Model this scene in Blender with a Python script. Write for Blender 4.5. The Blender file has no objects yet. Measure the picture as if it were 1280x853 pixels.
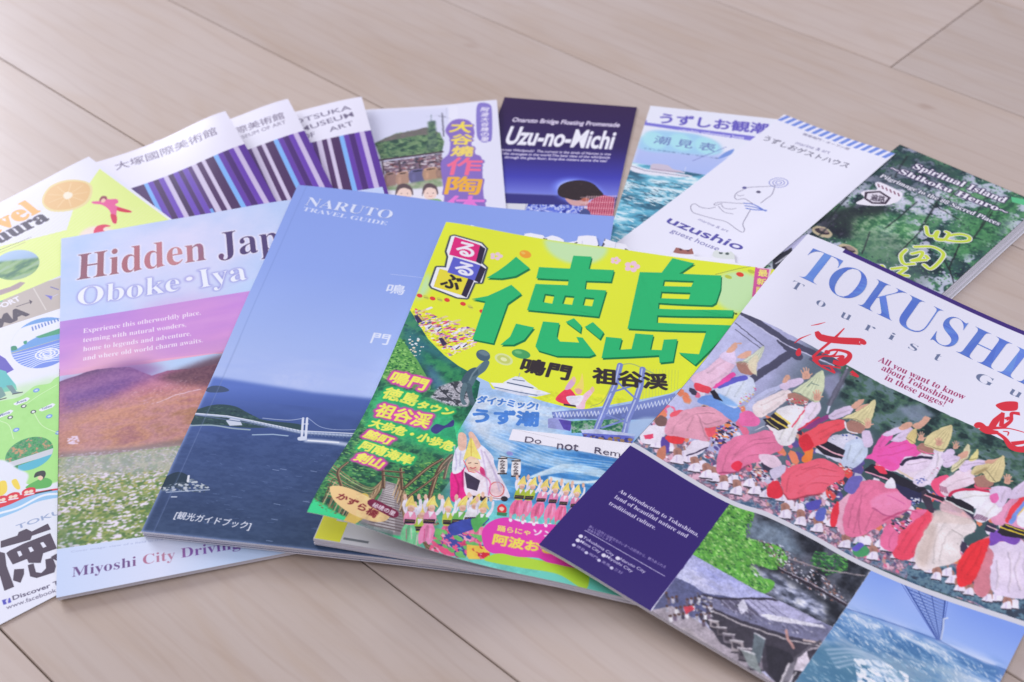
import bpy, math, random
import numpy as np
from math import radians, cos, sin
from mathutils import Matrix, Vector
from mathutils.geometry import tessellate_polygon

# ------------------------------------------------------------------ camera, light, exposure
scene = bpy.context.scene
COL = scene.collection
CF, CP, CR, CH = 1700.81, 0.7228, -0.0361, 529.1          # focal length (photo px), pitch, roll, height (mm)
IW, IH = 1280.0, 853.0
_w = np.array([0, cos(CP), -sin(CP)]); _r0 = np.array([1.0, 0, 0]); _u0 = np.cross(_r0, _w)
_r = cos(CR)*_r0 + sin(CR)*_u0; _u = -sin(CR)*_r0 + cos(CR)*_u0
cam = bpy.data.cameras.new('camera'); cam_o = bpy.data.objects.new('camera', cam); COL.objects.link(cam_o)
cam.sensor_width = 36; cam.lens = CF/IW*36; cam.clip_start = .02; cam.clip_end = 50
M = Matrix.Identity(4)
for i in range(3): M[i][0], M[i][1], M[i][2] = _r[i], _u[i], -_w[i]
M[2][3] = CH/1000
cam_o.matrix_world = M; scene.camera = cam_o
cam.dof.use_dof = True; cam.dof.focus_distance = .745; cam.dof.aperture_fstop = 9

world = bpy.data.worlds.new('World'); scene.world = world; world.use_nodes = True
bg = world.node_tree.nodes['Background']; bg.inputs[0].default_value = (.80, .76, 1.0, 1); bg.inputs[1].default_value = .54

def area(name, loc, target, sx, sy, power, color):
    l = bpy.data.lights.new(name, 'AREA'); l.shape = 'RECTANGLE'; l.size = sx; l.size_y = sy; l.energy = power; l.color = color
    o = bpy.data.objects.new(name, l); COL.objects.link(o); o.location = loc
    o.rotation_euler = (Vector(target)-Vector(loc)).to_track_quat('-Z', 'Y').to_euler(); return o
area('window_light', (-3.0, 3.8, 1.75), (0, .6, 0), 2.2, 1.6, 192, (.87, .885, 1.0))
area('ceiling_bounce', (.5, .3, 2.3), (0, .6, 0), 2.6, 2.6, 27, (.86, .86, 1.0))
scene.view_settings.view_transform = 'Standard'; scene.view_settings.look = 'None'
scene.view_settings.exposure = 0; scene.view_settings.gamma = 1

# ------------------------------------------------------------------ materials
def lin(c):
    c = np.asarray(c, float)/255; return np.where(c <= .04045, c/12.92, ((c+.055)/1.055)**2.4)
WHITE = lin([226, 226, 248])
def alb(c):                                               # colour as it looks under this room light -> paper / ink colour
    return np.clip(lin(c)/WHITE*.80, 0, .88)
def srgb(l): return np.where(l <= .0031308, l*12.92, 1.055*np.maximum(l, 1e-9)**(1/2.4)-.055)
def mat(name, c, rough=.5, spec=.5, noise=.04, nscale=400, bump=0):
    m = bpy.data.materials.new(name); m.use_nodes = True; nt = m.node_tree; b = nt.nodes['Principled BSDF']
    b.inputs['Roughness'].default_value = rough; b.inputs['Specular IOR Level'].default_value = spec
    tc = nt.nodes.new('ShaderNodeTexCoord'); n = nt.nodes.new('ShaderNodeTexNoise'); n.inputs['Scale'].default_value = nscale
    n.inputs['Detail'].default_value = 3; nt.links.new(tc.outputs['Object'], n.inputs['Vector'])
    mx = nt.nodes.new('ShaderNodeMix'); mx.data_type = 'RGBA'
    a = tuple(alb(c)*(1-noise))+(1,); d = tuple(np.clip(alb(c)*(1+noise), 0, .9))+(1,)
    mx.inputs[6].default_value = a; mx.inputs[7].default_value = d
    nt.links.new(n.outputs['Fac'], mx.inputs[0]); nt.links.new(mx.outputs[2], b.inputs['Base Color'])
    return m
M_PAPER = mat('page_paper', (214, 212, 232), .6, .3, .05)
M_WHITE = mat('coated_white_paper', (230, 230, 250), .35, .4, .015)
M_NAVY = mat('navy_printed_paper', (50, 68, 120), .4, .4, .1)
M_GREYP = mat('grey_printed_paper', (196, 196, 212), .5, .4, .03)
M_STEEL = mat('staple_steel', (170, 170, 180), .25, .8, .05); M_STEEL.node_tree.nodes['Principled BSDF'].inputs['Metallic'].default_value = .9

def print_mat(name, img, rough=.34, coat=.25):
    m = bpy.data.materials.new(name); m.use_nodes = True; nt = m.node_tree; b = nt.nodes['Principled BSDF']
    t = nt.nodes.new('ShaderNodeTexImage'); t.image = img; t.interpolation = 'Cubic'; t.extension = 'EXTEND'
    nt.links.new(t.outputs['Color'], b.inputs['Base Color'])
    b.inputs['Roughness'].default_value = rough; b.inputs['Specular IOR Level'].default_value = .3
    b.inputs['Coat Weight'].default_value = coat*.35; b.inputs['Coat Roughness'].default_value = .22
    tc = nt.nodes.new('ShaderNodeTexCoord'); n = nt.nodes.new('ShaderNodeTexNoise'); n.inputs['Scale'].default_value = 26; n.inputs['Detail'].default_value = 4
    bp = nt.nodes.new('ShaderNodeBump'); bp.inputs['Strength'].default_value = .12; bp.inputs['Distance'].default_value = .0016
    nt.links.new(tc.outputs['Object'], n.inputs['Vector']); nt.links.new(n.outputs['Fac'], bp.inputs['Height']); nt.links.new(bp.outputs['Normal'], b.inputs['Normal'])
    return m

# ------------------------------------------------------------------ the sheets: size, thickness, pose on the floor (mm), drape, curl
SH = {}
def sh(n, w, h, t, pose, it=60, body=(), curl=()): SH[n] = dict(w=w, h=h, t=t, pose=pose, it=it, body=body, curl=curl)
sh('U', 98, 210, .5, (1.0, 870.8, -12.02))
sh('E', 100, 210, .4, (106.65, 851.9, -15.25))
sh('S', 105, 210, 3.5, (271.75, 785.4, -45.1))
sh('P', 120, 210, .5, (-124.66, 859.7, 1.71), body=[(120, 0, 2, 30, 60)])
sh('O3', 100, 210, .6, (-201.39, 846.8, 11.81), body=[(100, 0, 6, 45, 80)])
sh('O2', 100, 210, .6, (-250.17, 827.7, 20.77), body=[(100, 0, 7, 45, 80)])
sh('O1', 100, 210, .6, (-289.88, 801.7, 24.64), body=[(100, 0, 9, 45, 80)])
sh('A', 182, 257, .6, (-424.56, 681.5, 42.66), body=[(182, 0, 3, 60, 80)])
sh('B', 210, 237, .6, (-447.12, 557.7, 35.37))
sh('G', 88, 205, .5, (200.45, 832.6, -42.41))
sh('H', 210, 297, 3, (-288.29, 709.1, 12.14), it=90)
sh('N', 210, 297, 5, (-137.79, 746.9, -10.11), it=120, body=[(0, 0, 2, 60, 80)])
sh('M', 150, 60, .3, (-9.61, 695.6, -10.2))
sh('R', 210, 261, 5, (-38.8, 694.8, -14.06), it=120, curl=[(0, 261, 20, 58, 60), (0, 0, 4, 45, 60)])
sh('T', 210, 297, 3, (184.47, 668.3, -36.13), it=200, body=[(0, 0, 8, 90, 120), (0, 297, 4, 80, 90)])

GX0, GY0, GS, GNX, GNY = -520, 150, 2.5, 420, 330
G = np.zeros((GNY, GNX))                                  # height of whatever lies uppermost so far
def bil(A, fx, fy):
    ny, nx = A.shape; fx = np.clip(fx, 0, nx-1.001); fy = np.clip(fy, 0, ny-1.001); i = fx.astype(int); j = fy.astype(int); a = fx-i; b = fy-j
    return (A[j, i]*(1-a)+A[j, i+1]*a)*(1-b)+(A[j+1, i]*(1-a)+A[j+1, i+1]*a)*b
def axes(t):
    t = radians(t); return np.array([cos(t), sin(t)]), np.array([sin(t), -cos(t)])
def nb(z):
    P = np.pad(z, 1, mode='edge'); return P[:-2, 1:-1]+P[2:, 1:-1]+P[1:-1, :-2]+P[1:-1, 2:]
def drape(S):                                             # a limp sheet laid over what is already there
    w, h = S['w'], S['h']; nu, nv = int(w/5)+1, int(h/5)+1
    U, V = np.meshgrid(np.linspace(0, w, nu), np.linspace(0, h, nv))
    ex, ey = axes(S['pose'][2]); X = S['pose'][0]+U*ex[0]+V*ey[0]; Y = S['pose'][1]+U*ex[1]+V*ey[1]
    o = bil(G, (X-GX0)/GS, (Y-GY0)/GS)
    P = np.pad(o, 1, mode='edge'); ob = np.max([P[a:a+nv, b:b+nu] for a in range(3) for b in range(3)], 0)+.25
    z = ob.copy()
    for k in range(S['it']): z = np.maximum(ob, nb(z)/4)
    for k in range(3): z = (nb(z)+2*z)/6
    z = np.maximum(z, o+.15)
    for (cu, cv, a, ru, rv) in S['body']: z = z+a*np.exp(-((U-cu)/ru)**2-((V-cv)/rv)**2)
    top = z+S['t']; cov = top.copy()
    for (cu, cv, a, ru, rv) in S['curl']: cov = cov+a*np.exp(-((U-cu)/ru)**2-((V-cv)/rv)**2)
    S['z'], S['top'], S['cov'] = z, top, cov
    GXX, GYY = np.meshgrid(GX0+GS*np.arange(GNX), GY0+GS*np.arange(GNY))
    dx, dy = GXX-S['pose'][0], GYY-S['pose'][1]; u = dx*ex[0]+dy*ex[1]; v = dx*ey[0]+dy*ey[1]
    ins = (u >= -1) & (u <= w+1) & (v >= -1) & (v <= h+1)
    zz = bil(top, u/w*(nu-1), v/h*(nv-1)); G[ins] = np.maximum(G[ins], zz[ins])
def zat(S, Z, u, v): return bil(Z, u/S['w']*(Z.shape[1]-1), v/S['h']*(Z.shape[0]-1))
for n in SH: drape(SH[n])
def rectify(S, P):                                        # measured photo point -> millimetres on the sheet's own surface
    P = np.asarray(P, float).reshape(-1, 2)
    d = _w[None]*CF+_r[None]*(P[:, :1]-IW/2)-_u[None]*(P[:, 1:]-IH/2)
    z = np.full(len(P), 5.0); ex, ey = axes(S['pose'][2])
    for _ in range(6):
        t = (z-CH)/d[:, 2]; X = d[:, 0]*t-S['pose'][0]; Y = d[:, 1]*t-S['pose'][1]
        u = X*ex[0]+Y*ex[1]; v = X*ey[0]+Y*ey[1]; z = zat(S, S['cov'], u, v)
    return np.stack([u, v], 1)

# ------------------------------------------------------------------ printing press: flat print painted into the sheet's own picture
SS = 3
def winding(x0, y0, x1, y1, W, H):
    dn = y1 > y0; ya = np.where(dn, y0, y1); yb = np.where(dn, y1, y0); xa = np.where(dn, x0, x1); xb = np.where(dn, x1, x0); sg = np.where(dn, 1, -1)
    k0 = np.clip(np.ceil(ya-.5).astype(int), 0, H); k1 = np.clip(np.ceil(yb-.5).astype(int), 0, H); c = np.maximum(k1-k0, 0)
    if c.sum() == 0: return np.zeros((H, W), bool)
    e = np.repeat(np.arange(len(c)), c); k = np.arange(c.sum())-np.repeat(np.cumsum(c)-c, c)+k0[e]
    x = xa[e]+(k+.5-ya[e])*(xb[e]-xa[e])/np.maximum(yb[e]-ya[e], 1e-9)
    col = np.clip(np.ceil(x-.5).astype(int), 0, W)
    D = np.bincount(k*(W+1)+col, weights=sg[e], minlength=H*(W+1)).reshape(H, W+1)
    return np.abs(np.cumsum(D, 1)[:, :W]) > .5
_fc = {}; _tx = []
def glyphs(s, off=0):
    key = (s, off)
    if key in _fc: return _fc[key]
    if not _tx: c = bpy.data.curves.new('t', 'FONT'); c.resolution_u = 4; _tx.append(bpy.data.objects.new('t', c)); COL.objects.link(_tx[0])
    o = _tx[0]; o.data.body = s; o.data.offset = off; dg = bpy.context.evaluated_depsgraph_get(); dg.update()
    me = bpy.data.meshes.new_from_object(o.evaluated_get(dg)); V = np.empty(len(me.vertices)*3); me.vertices.foreach_get('co', V); V = V.reshape(-1, 3)[:, :2]
    me.calc_loop_triangles(); T = np.empty(len(me.loop_triangles)*3, int); me.loop_triangles.foreach_get('vertices', T)
    bpy.data.meshes.remove(me)
    _fc[key] = (V, T.reshape(-1, 3)); return _fc[key]
def face(s, k):                                           # serif and italic letters of the built-in font
    b = {'b': (0x1D400, 0x1D41A), 'i': (0x1D434, 0x1D44E), 'bi': (0x1D468, 0x1D482), 'sb': (0x1D5D4, 0x1D5EE), 'sbi': (0x1D63C, 0x1D656)}[k]
    o = ''
    for c in s:
        if 'A' <= c <= 'Z': o += chr(b[0]+ord(c)-65)
        elif 'a' <= c <= 'z': o += '\u210e' if (k == 'i' and c == 'h') else chr(b[1]+ord(c)-97)
        else: o += c
    return o
def style(t, kind, off):
    if kind == 'sb': return t, off+.012, 0
    if kind == 'sbi': return t, off+.02, .2
    return (face(t, kind) if kind else t), off, 0
def fbm(H, W, cell, seed, octs=4, ax=1.0, ay=1.0):
    rng = np.random.default_rng(seed); out = np.zeros((H, W)); amp = 1; tot = 0; cx = cell*ax; cy = cell*ay
    for o in range(octs):
        gx, gy = int(W/cx)+3, int(H/cy)+3; g = rng.random((gy, gx))
        fx = (np.arange(W)/cx)[None]; fy = (np.arange(H)/cy)[:, None]
        i = fx.astype(int); j = fy.astype(int); a = fx-i; b = fy-j; a = a*a*(3-2*a); b = b*b*(3-2*b)
        out += amp*((g[j, i]*(1-a)+g[j, i+1]*a)*(1-b)+(g[j+1, i]*(1-a)+g[j+1, i+1]*a)*b); tot += amp; amp *= .6; cx = max(cx/2, 1.01); cy = max(cy/2, 1.01)
    out /= tot; s = out.std()+1e-6; return np.clip(.5+(out-out.mean())/s*.22, 0, 1)
def blur(m, r):
    for ax in (0, 1):
        for _ in range(2):
            n = int(max(1, r)); P = np.cumsum(np.pad(m, [(n+1, n) if a == ax else (0, 0) for a in (0, 1)]), ax)
            L = m.shape[ax]; m = (np.take(P, np.arange(2*n+1, 2*n+1+L), ax)-np.take(P, np.arange(0, L), ax))/(2*n+1)
    return m
def dilate(m, r):
    r = int(round(r))
    for k in range(r):
        P = np.pad(m, 1); m = np.maximum.reduce([P[1:-1, 1:-1], P[:-2, 1:-1], P[2:, 1:-1], P[1:-1, :-2], P[1:-1, 2:]])
        if k % 2: m = np.maximum.reduce([m]+[np.pad(m, 1)[a:a+m.shape[0], b:b+m.shape[1]] for a in (0, 2) for b in (0, 2)])
    return m
class Art:
    def __init__(s, key, base, ppm=5):
        s.S = SH[key]; s.w, s.h = s.S['w'], s.S['h']; s.k = ppm; s.W, s.H = int(s.w*ppm), int(s.h*ppm)
        s.C = np.empty((s.H, s.W, 3), np.float32); s.C[:] = np.array(base, np.float32); s.fr = None; s.clip = None; s.letters = []; s.key = key
    def F(s, x0, y0, sc): s.fr = (x0, y0, sc); return s
    def px(s, P):                                         # points -> canvas pixels
        P = np.asarray(P, float).reshape(-1, 2)
        if s.fr == 'mm': return P*s.k
        if s.fr: P = P/s.fr[2]+np.array(s.fr[:2])
        return rectify(s.S, P)*s.k
    def cover(s, loops, pad=2):                           # closed loops (canvas px) -> window, coverage
        A = np.concatenate(loops); x0, y0 = np.floor(A.min(0)).astype(int)-pad; x1, y1 = np.ceil(A.max(0)).astype(int)+pad
        x0, y0 = max(x0, 0), max(y0, 0); x1, y1 = min(x1, s.W), min(y1, s.H)
        if x1 <= x0 or y1 <= y0: return None
        a = []; b = []
        for L in loops: a.append(L); b.append(np.roll(L, -1, 0))
        a = (np.concatenate(a)-[x0, y0])*SS; b = (np.concatenate(b)-[x0, y0])*SS
        W, H = (x1-x0), (y1-y0); m = winding(a[:, 0], a[:, 1], b[:, 0], b[:, 1], W*SS, H*SS)
        m = m.reshape(H, SS, W, SS).mean((1, 3)); return (x0, y0, x1, y1), m
    def put(s, win, m, color, alpha=1):
        x0, y0, x1, y1 = win; m = m*alpha
        if s.clip is not None: m = m*s.clip[y0:y1, x0:x1]
        m = m[..., None]; R = s.C[y0:y1, x0:x1]; R[:] = R*(1-m)+np.asarray(color, np.float32)*m
    def fill(s, loops, color, alpha=1, soft=0, grow=0):
        r = s.cover(loops, 2+int(3*soft+grow+1))
        if r is None: return
        w, m = r
        if grow: m = dilate(m, grow)
        if soft: m = blur(m, soft)
        s.put(w, m, color, alpha)
    def poly(s, P, color, alpha=1, soft=0, grow=0): s.fill([s.px(P)], color, alpha, soft*s.k, grow*s.k)
    def smooth(s, P, color, alpha=1, soft=0):             # rounded outline through the points
        s.fill([catmull(s.px(P))], color, alpha, soft*s.k)
    def line(s, P, wd, color, alpha=1, soft=0, curve=False):
        P = s.px(P); P = catmull(P, False) if curve and len(P) > 2 else P; s.fill(ribbon(P, wd*s.k/2), color, alpha, soft*s.k)
    def brush(s, P, wds, color):                          # stroke whose width changes along it
        Q = s.px(P); n = 10*(len(Q)-1)+1; t = np.linspace(0, 1, n); Q = catmull(Q, False, 10); w = np.interp(np.linspace(0, 1, len(Q)), np.linspace(0, 1, len(wds)), wds)*s.k/2
        d = np.gradient(Q, axis=0); d /= np.linalg.norm(d, axis=1)[:, None]+1e-9; nrm = np.stack([-d[:, 1], d[:, 0]], 1)*w[:, None]
        s.fill([np.concatenate([Q+nrm, (Q-nrm)[::-1]])], color)
    def ell(s, c, a, b, color, alpha=1, soft=0):          # centre, ends of the two half axes
        c, a, b = s.px([c, a, b]); t = np.linspace(0, 2*np.pi, 40, endpoint=False)[:, None]
        s.fill([c+(a-c)*np.cos(t)+(b-c)*np.sin(t)], color, alpha, soft*s.k)
    def disc(s, c, r, color, alpha=1, soft=0):            # radius in mm
        c = s.px([c])[0]; t = np.linspace(0, 2*np.pi, 28, endpoint=False); s.fill([c+np.stack([np.cos(t), np.sin(t)], 1)*r*s.k], color, alpha, soft*s.k)
    def grad(s, P, stops, A, B, alpha=1, soft=0):
        Q = s.px(P); a, b = s.px([A, B]); r = s.cover([Q], 2+int(3*soft*s.k))
        if r is None: return
        w, m = r; m = blur(m, soft*s.k) if soft else m
        yy, xx = np.mgrid[w[1]:w[3], w[0]:w[2]]; d = b-a; t = ((xx-a[0])*d[0]+(yy-a[1])*d[1])/(d@d)
        ts = [q[0] for q in stops]; cs = np.array([q[1] for q in stops], float)
        s.put(w, m, np.stack([np.interp(t, ts, cs[:, i]) for i in range(3)], -1), alpha)
    def tex(s, P, pal, cell, seed=1, alpha=1, soft=0, ax=1, ay=1, gain=1.0, octs=4, thr=None):
        Q = s.px(P); r = s.cover([Q], 2+int(3*soft*s.k))
        if r is None: return
        w, m = r; m = blur(m, soft*s.k) if soft else m
        f = fbm(w[3]-w[1], w[2]-w[0], cell*s.k, seed, octs, ax, ay); f = np.clip(.5+(f-.5)*gain, 0, 1)
        if thr is not None: m = m*np.clip((f-thr)*8, 0, 1)
        pal = np.array(pal, float); t = np.linspace(0, 1, len(pal)); s.put(w, m, np.stack([np.interp(f, t, pal[:, i]) for i in range(3)], -1), alpha)
    def dabs(s, P, n, size, pal, seed=1, asp=1, rot=0, alpha=1, jit=.5):
        Q = s.px(P); r = s.cover([Q])
        if r is None: return
        w, m = r; rng = np.random.default_rng(seed); old = s.clip; c = np.zeros((s.H, s.W), np.float32); c[w[1]:w[3], w[0]:w[2]] = m
        s.clip = c if old is None else c*old
        t = np.linspace(0, 2*np.pi, 7)[:-1]; C = np.stack([np.cos(t), np.sin(t)*asp], 1)
        for col in pal:
            k = max(1, n//len(pal)); cen = rng.random((k, 2))*[w[2]-w[0], w[3]-w[1]]+[w[0], w[1]]; sz = size*s.k/2*(1+jit*(rng.random(k)*2-1))
            a = radians(rot)+(rng.random(k)-.5)*.7; R = np.stack([np.stack([np.cos(a), -np.sin(a)], -1), np.stack([np.sin(a), np.cos(a)], -1)], 1)
            s.fill(list(np.einsum('kij,pj->kpi', R, C)*sz[:, None, None]+cen[:, None]), col, alpha)
        s.clip = old
    def clipto(s, P, soft=0):
        if P is None: s.clip = None; return
        r = s.cover([s.px(P)], 4); c = np.zeros((s.H, s.W), np.float32)
        if r: w, m = r; c[w[1]:w[3], w[0]:w[2]] = m
        s.clip = blur(c, soft*s.k) if soft else c
    def text(s, t, p0, p1, p2, color, kind=None, off=0, bold=0, halo=(), alpha=1, emit=None, skew=False, grad=None):
        """baseline from p0 to p1, p2 = top of the tall letters above p0; bold and halo widths in mm"""
        col0 = color; t, off, lean = style(t, kind, off); V, T = glyphs(t, off)
        if not len(V): return
        V = V.copy(); V[:, 0] += V[:, 1]*lean
        p0, p1, p2 = s.px([p0, p1, p2]); ex = p1-p0; ey = p2-p0
        if not skew: n = np.array([ex[1], -ex[0]]); n /= np.linalg.norm(n); ey = n*abs(ey@n)
        xa, xb = V[:, 0].min(), V[:, 0].max(); yt = V[:, 1].max()
        if ord(t[0]) > 0x2fff and ord(t[0]) < 0xffff: yb = -.08; yt = max(yt, .8)
        else: yb = 0
        Q = p0+((V[:, :1]-xa)/(xb-xa))*ex+((V[:, 1:]-yb)/(yt-yb))*ey
        tri = Q[T]; r = s.cover(list(tri), 4+int(s.k*(bold+sum(h[0]+2*h[2] for h in halo))+2))
        if r is None: return
        w, m = r
        if bold: b_ = bold*s.k*.42; a_ = int(b_); m0 = dilate(m, a_); m = m0+(dilate(m, a_+1)-m0)*(b_-a_)
        for (g, c, sf) in halo:
            hm = dilate(m, g*s.k); hm = blur(hm, sf*s.k) if sf else hm; s.put(w, np.clip(hm*(1.4 if sf else 1), 0, 1), c, alpha)
        if grad is not None:
            yy, xx = np.mgrid[w[1]:w[3], w[0]:w[2]]; d = p1-p0; tt = ((xx-p0[0])*d[0]+(yy-p0[1])*d[1])/(d@d)
            cs = np.array([q[1] for q in grad], float); color = np.stack([np.interp(tt, [q[0] for q in grad], cs[:, i]) for i in range(3)], -1)
        s.put(w, m, color, alpha)
        if emit:
            V, T = glyphs(t, min(off, 0)); V = V.copy(); V[:, 0] += V[:, 1]*lean; Q = p0+((V[:, :1]-xa)/(xb-xa))*ex+((V[:, 1:]-yb)/(yt-yb))*ey
            s.letters.append((emit, Q/s.k, T, col0 if grad is None else [tuple(float(np.interp((Q[t].mean(0)-p0)@(p1-p0)/((p1-p0)@(p1-p0)), [g[0] for g in grad], [g[1][i] for g in grad]))//8*8+4 for i in range(3)) for t in T]))
    def grain(s, P, cell, amt, seed=3, ax=1, ay=1, octs=3):      # fold and tone variation inside a printed photograph
        r = s.cover([s.px(P)])
        if r is None: return
        w, m = r; f = (fbm(w[3]-w[1], w[2]-w[0], cell*s.k, seed, octs, ax, ay)-.5)*2*amt
        if s.clip is not None: m = m*s.clip[w[1]:w[3], w[0]:w[2]]
        R = s.C[w[1]:w[3], w[0]:w[2]]; R[:] = np.clip(R*(1+(f*m)[..., None]), 0, 252)
    def warp(s, P, amp, cell, seed=3, soft=0):            # uneven outlines and a little blur, as a printed photograph has
        r = s.cover([s.px(P)], 0)
        if r is None: return
        w, m = r; H, W = w[3]-w[1], w[2]-w[0]; R = s.C[w[1]:w[3], w[0]:w[2]]
        fx = np.arange(W)[None]+(fbm(H, W, cell*s.k, seed, 3)-.5)*2*amp*s.k; fy = np.arange(H)[:, None]+(fbm(H, W, cell*s.k, seed+1, 3)-.5)*2*amp*s.k
        N_ = np.stack([bil(R[..., i], fx, fy) for i in range(3)], -1)
        if soft: N_ = np.stack([blur(N_[..., i], soft*s.k) for i in range(3)], -1)
        if s.clip is not None: m = m*s.clip[w[1]:w[3], w[0]:w[2]]
        R[:] = R*(1-m[..., None])+N_*m[..., None]
    def shapes(s, items, color, emit=None):               # [(outline, [holes])]; outlines are kept as letter geometry when emit is set
        loops = []; allV = []; allT = []; n = 0
        def area(L): x, y = L[:, 0], L[:, 1]; return (x*np.roll(y, -1)-np.roll(x, -1)*y).sum()
        for out, holes in items:
            o = s.px(out); o = o if area(o) > 0 else o[::-1]; hs = [s.px(h) for h in holes]; hs = [h if area(h) < 0 else h[::-1] for h in hs]
            loops += [o]+hs; polys = [[Vector((x, y, 0)) for x, y in L] for L in [o]+hs]; T = tessellate_polygon(polys)
            allV.append(np.concatenate([o]+hs)/s.k); allT += [[a+n for a in t] for t in T]; n += len(allV[-1])
        s.fill(loops, color)
        if emit: s.letters.append((emit, np.concatenate(allV), np.array(allT), color))
    def image(s):
        l = alb(np.clip(s.C, 0, 255)); rng = np.random.default_rng(7); l = l*(1+(rng.random(l.shape[:2])-.5)[..., None]*.03)
        a = np.ones((s.H, s.W, 4), np.float32); a[..., :3] = srgb(np.clip(l, 0, 1)); im = bpy.data.images.new(s.key+'_print', s.W, s.H)
        im.colorspace_settings.name = 'sRGB'; im.pixels.foreach_set(a[::-1].ravel()); im.update(); im.pack(); return im
def catmull(P, closed=True, n=8):
    P = np.asarray(P, float)
    if closed: A = np.concatenate([P[-1:], P, P[:2]])
    else: A = np.concatenate([2*P[:1]-P[1:2], P, 2*P[-1:]-P[-2:-1]])
    out = []; t = np.linspace(0, 1, n, endpoint=False)[:, None]
    for i in range(len(A)-3):
        a, b, c, d = A[i:i+4]; out.append(.5*((2*b)+(c-a)*t+(2*a-5*b+4*c-d)*t*t+(3*b-a-3*c+d)*t**3))
    if not closed: out.append(P[-1:])
    return np.concatenate(out)
def ribbon(P, r):
    loops = []; t = np.linspace(0, 2*np.pi, 10, endpoint=False); c = np.stack([np.cos(t), np.sin(t)], 1)*r
    for a, b in zip(P[:-1], P[1:]):
        d = b-a; L = np.linalg.norm(d)
        if L < 1e-6: continue
        n = np.array([-d[1], d[0]])/L*r; loops.append(np.array([a-n, b-n, b+n, a+n]))
    for p in P: loops.append(p+c)
    fixed = []
    for L in loops:                                       # one winding direction so overlaps stay filled
        x, y = L[:, 0], L[:, 1]; fixed.append(L if (x*np.roll(y, -1)-np.roll(x, -1)*y).sum() > 0 else L[::-1])
    return fixed

# ------------------------------------------------------------------ what is printed on each sheet (marks measured in the photograph, rectified onto the sheet)
ART = {}
W_ = (230, 230, 251)
def full(S): return [(-2, -2), (S.w+2, -2), (S.w+2, S.h+2), (-2, S.h+2)]

def art_uzu():                                            # dark violet leaflet
    A = Art('U', (44, 22, 82)); A.F(620, 110, 4.74)
    A.grad([(-300, 0), (1100, 0), (1100, 900), (-300, 900)], [(0, (44, 20, 74)), (.45, (42, 26, 92)), (.8, (62, 62, 178)), (1, (120, 130, 225))], (500, 120), (470, 640))
    A.poly([(-100, 615), (400, 635), (760, 650), (760, 720), (-100, 690)], (50, 48, 128)); A.line([(0, 622), (360, 636)], .8, (150, 160, 235), .8, .4)
    A.poly([(-60, 680), (430, 700), (700, 700), (680, 1400), (-60, 1400)], (200, 205, 240)); A.tex([(150, 690), (520, 695), (560, 1400), (100, 1400)], [(40, 50, 150), (70, 90, 210), (225, 230, 255), (90, 110, 220)], 3, 5, gain=1.6)
    A.poly([(60, 684), (190, 688), (160, 760), (60, 750)], (212, 212, 228)); A.line([(180, 690), (160, 770)], .5, (150, 150, 190))
    A.ell((490, 615), (640, 640), (490, 540), (120, 140, 250), .9, 2.2); A.ell((490, 617), (618, 640), (490, 552), (170, 185, 255), .8, 1)
    A.smooth([(365, 610), (385, 575), (440, 553), (510, 548), (570, 565), (610, 600), (635, 640), (560, 660), (500, 668), (430, 660), (375, 640)], (46, 34, 38)); A.dabs([(365, 600), (440, 553), (570, 565), (630, 640), (430, 660)], 120, 1.6, [(66, 50, 50), (34, 24, 30)], 3, .25, 20)
    A.smooth([(410, 655), (470, 668), (530, 665), (560, 690), (520, 700), (450, 695)], (205, 160, 165)); A.smooth([(505, 660), (530, 652), (556, 660), (545, 672), (515, 672)], (190, 110, 90))
    A.poly([(540, 690), (580, 655), (640, 635), (700, 650), (690, 1400), (560, 1400)], (180, 60, 95))
    for k in range(14): A.line([(540+k*14, 640), (500+k*14, 860)], .35, (235, 190, 205)); A.line([(500, 650+k*15), (720, 640+k*19)], .35, (120, 30, 70) if k % 2 else (235, 200, 215))
    A.smooth([(495, 740), (530, 715), (560, 745), (545, 790), (500, 790)], (70, 80, 140))
    A.text('Onaruto Bridge Floating Promenade', (96, 200), (732, 232), (98, 175), (228, 220, 248), 'sbi', bold=.15)
    A.text('Uzu-no-Michi', (55, 330), (700, 362), (80, 228), (240, 238, 255), 'sbi', bold=.55, skew=True, emit='title_lettering')
    A.text('Naruto Whirlpools!  The current in the strait of Naruto is one', (15, 372), (680, 400), (16, 358), (222, 216, 244), 'sbi', bold=.1)
    A.text('of the strongest in the world.The best view of the whirlpools', (15, 394), (675, 420), (16, 380), (222, 216, 244), 'sbi', bold=.1)
    A.text('through the glass floor, forty-five meters above the sea!', (50, 417), (658, 440), (51, 403), (222, 216, 244), 'sbi', bold=.1)
    return A
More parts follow.
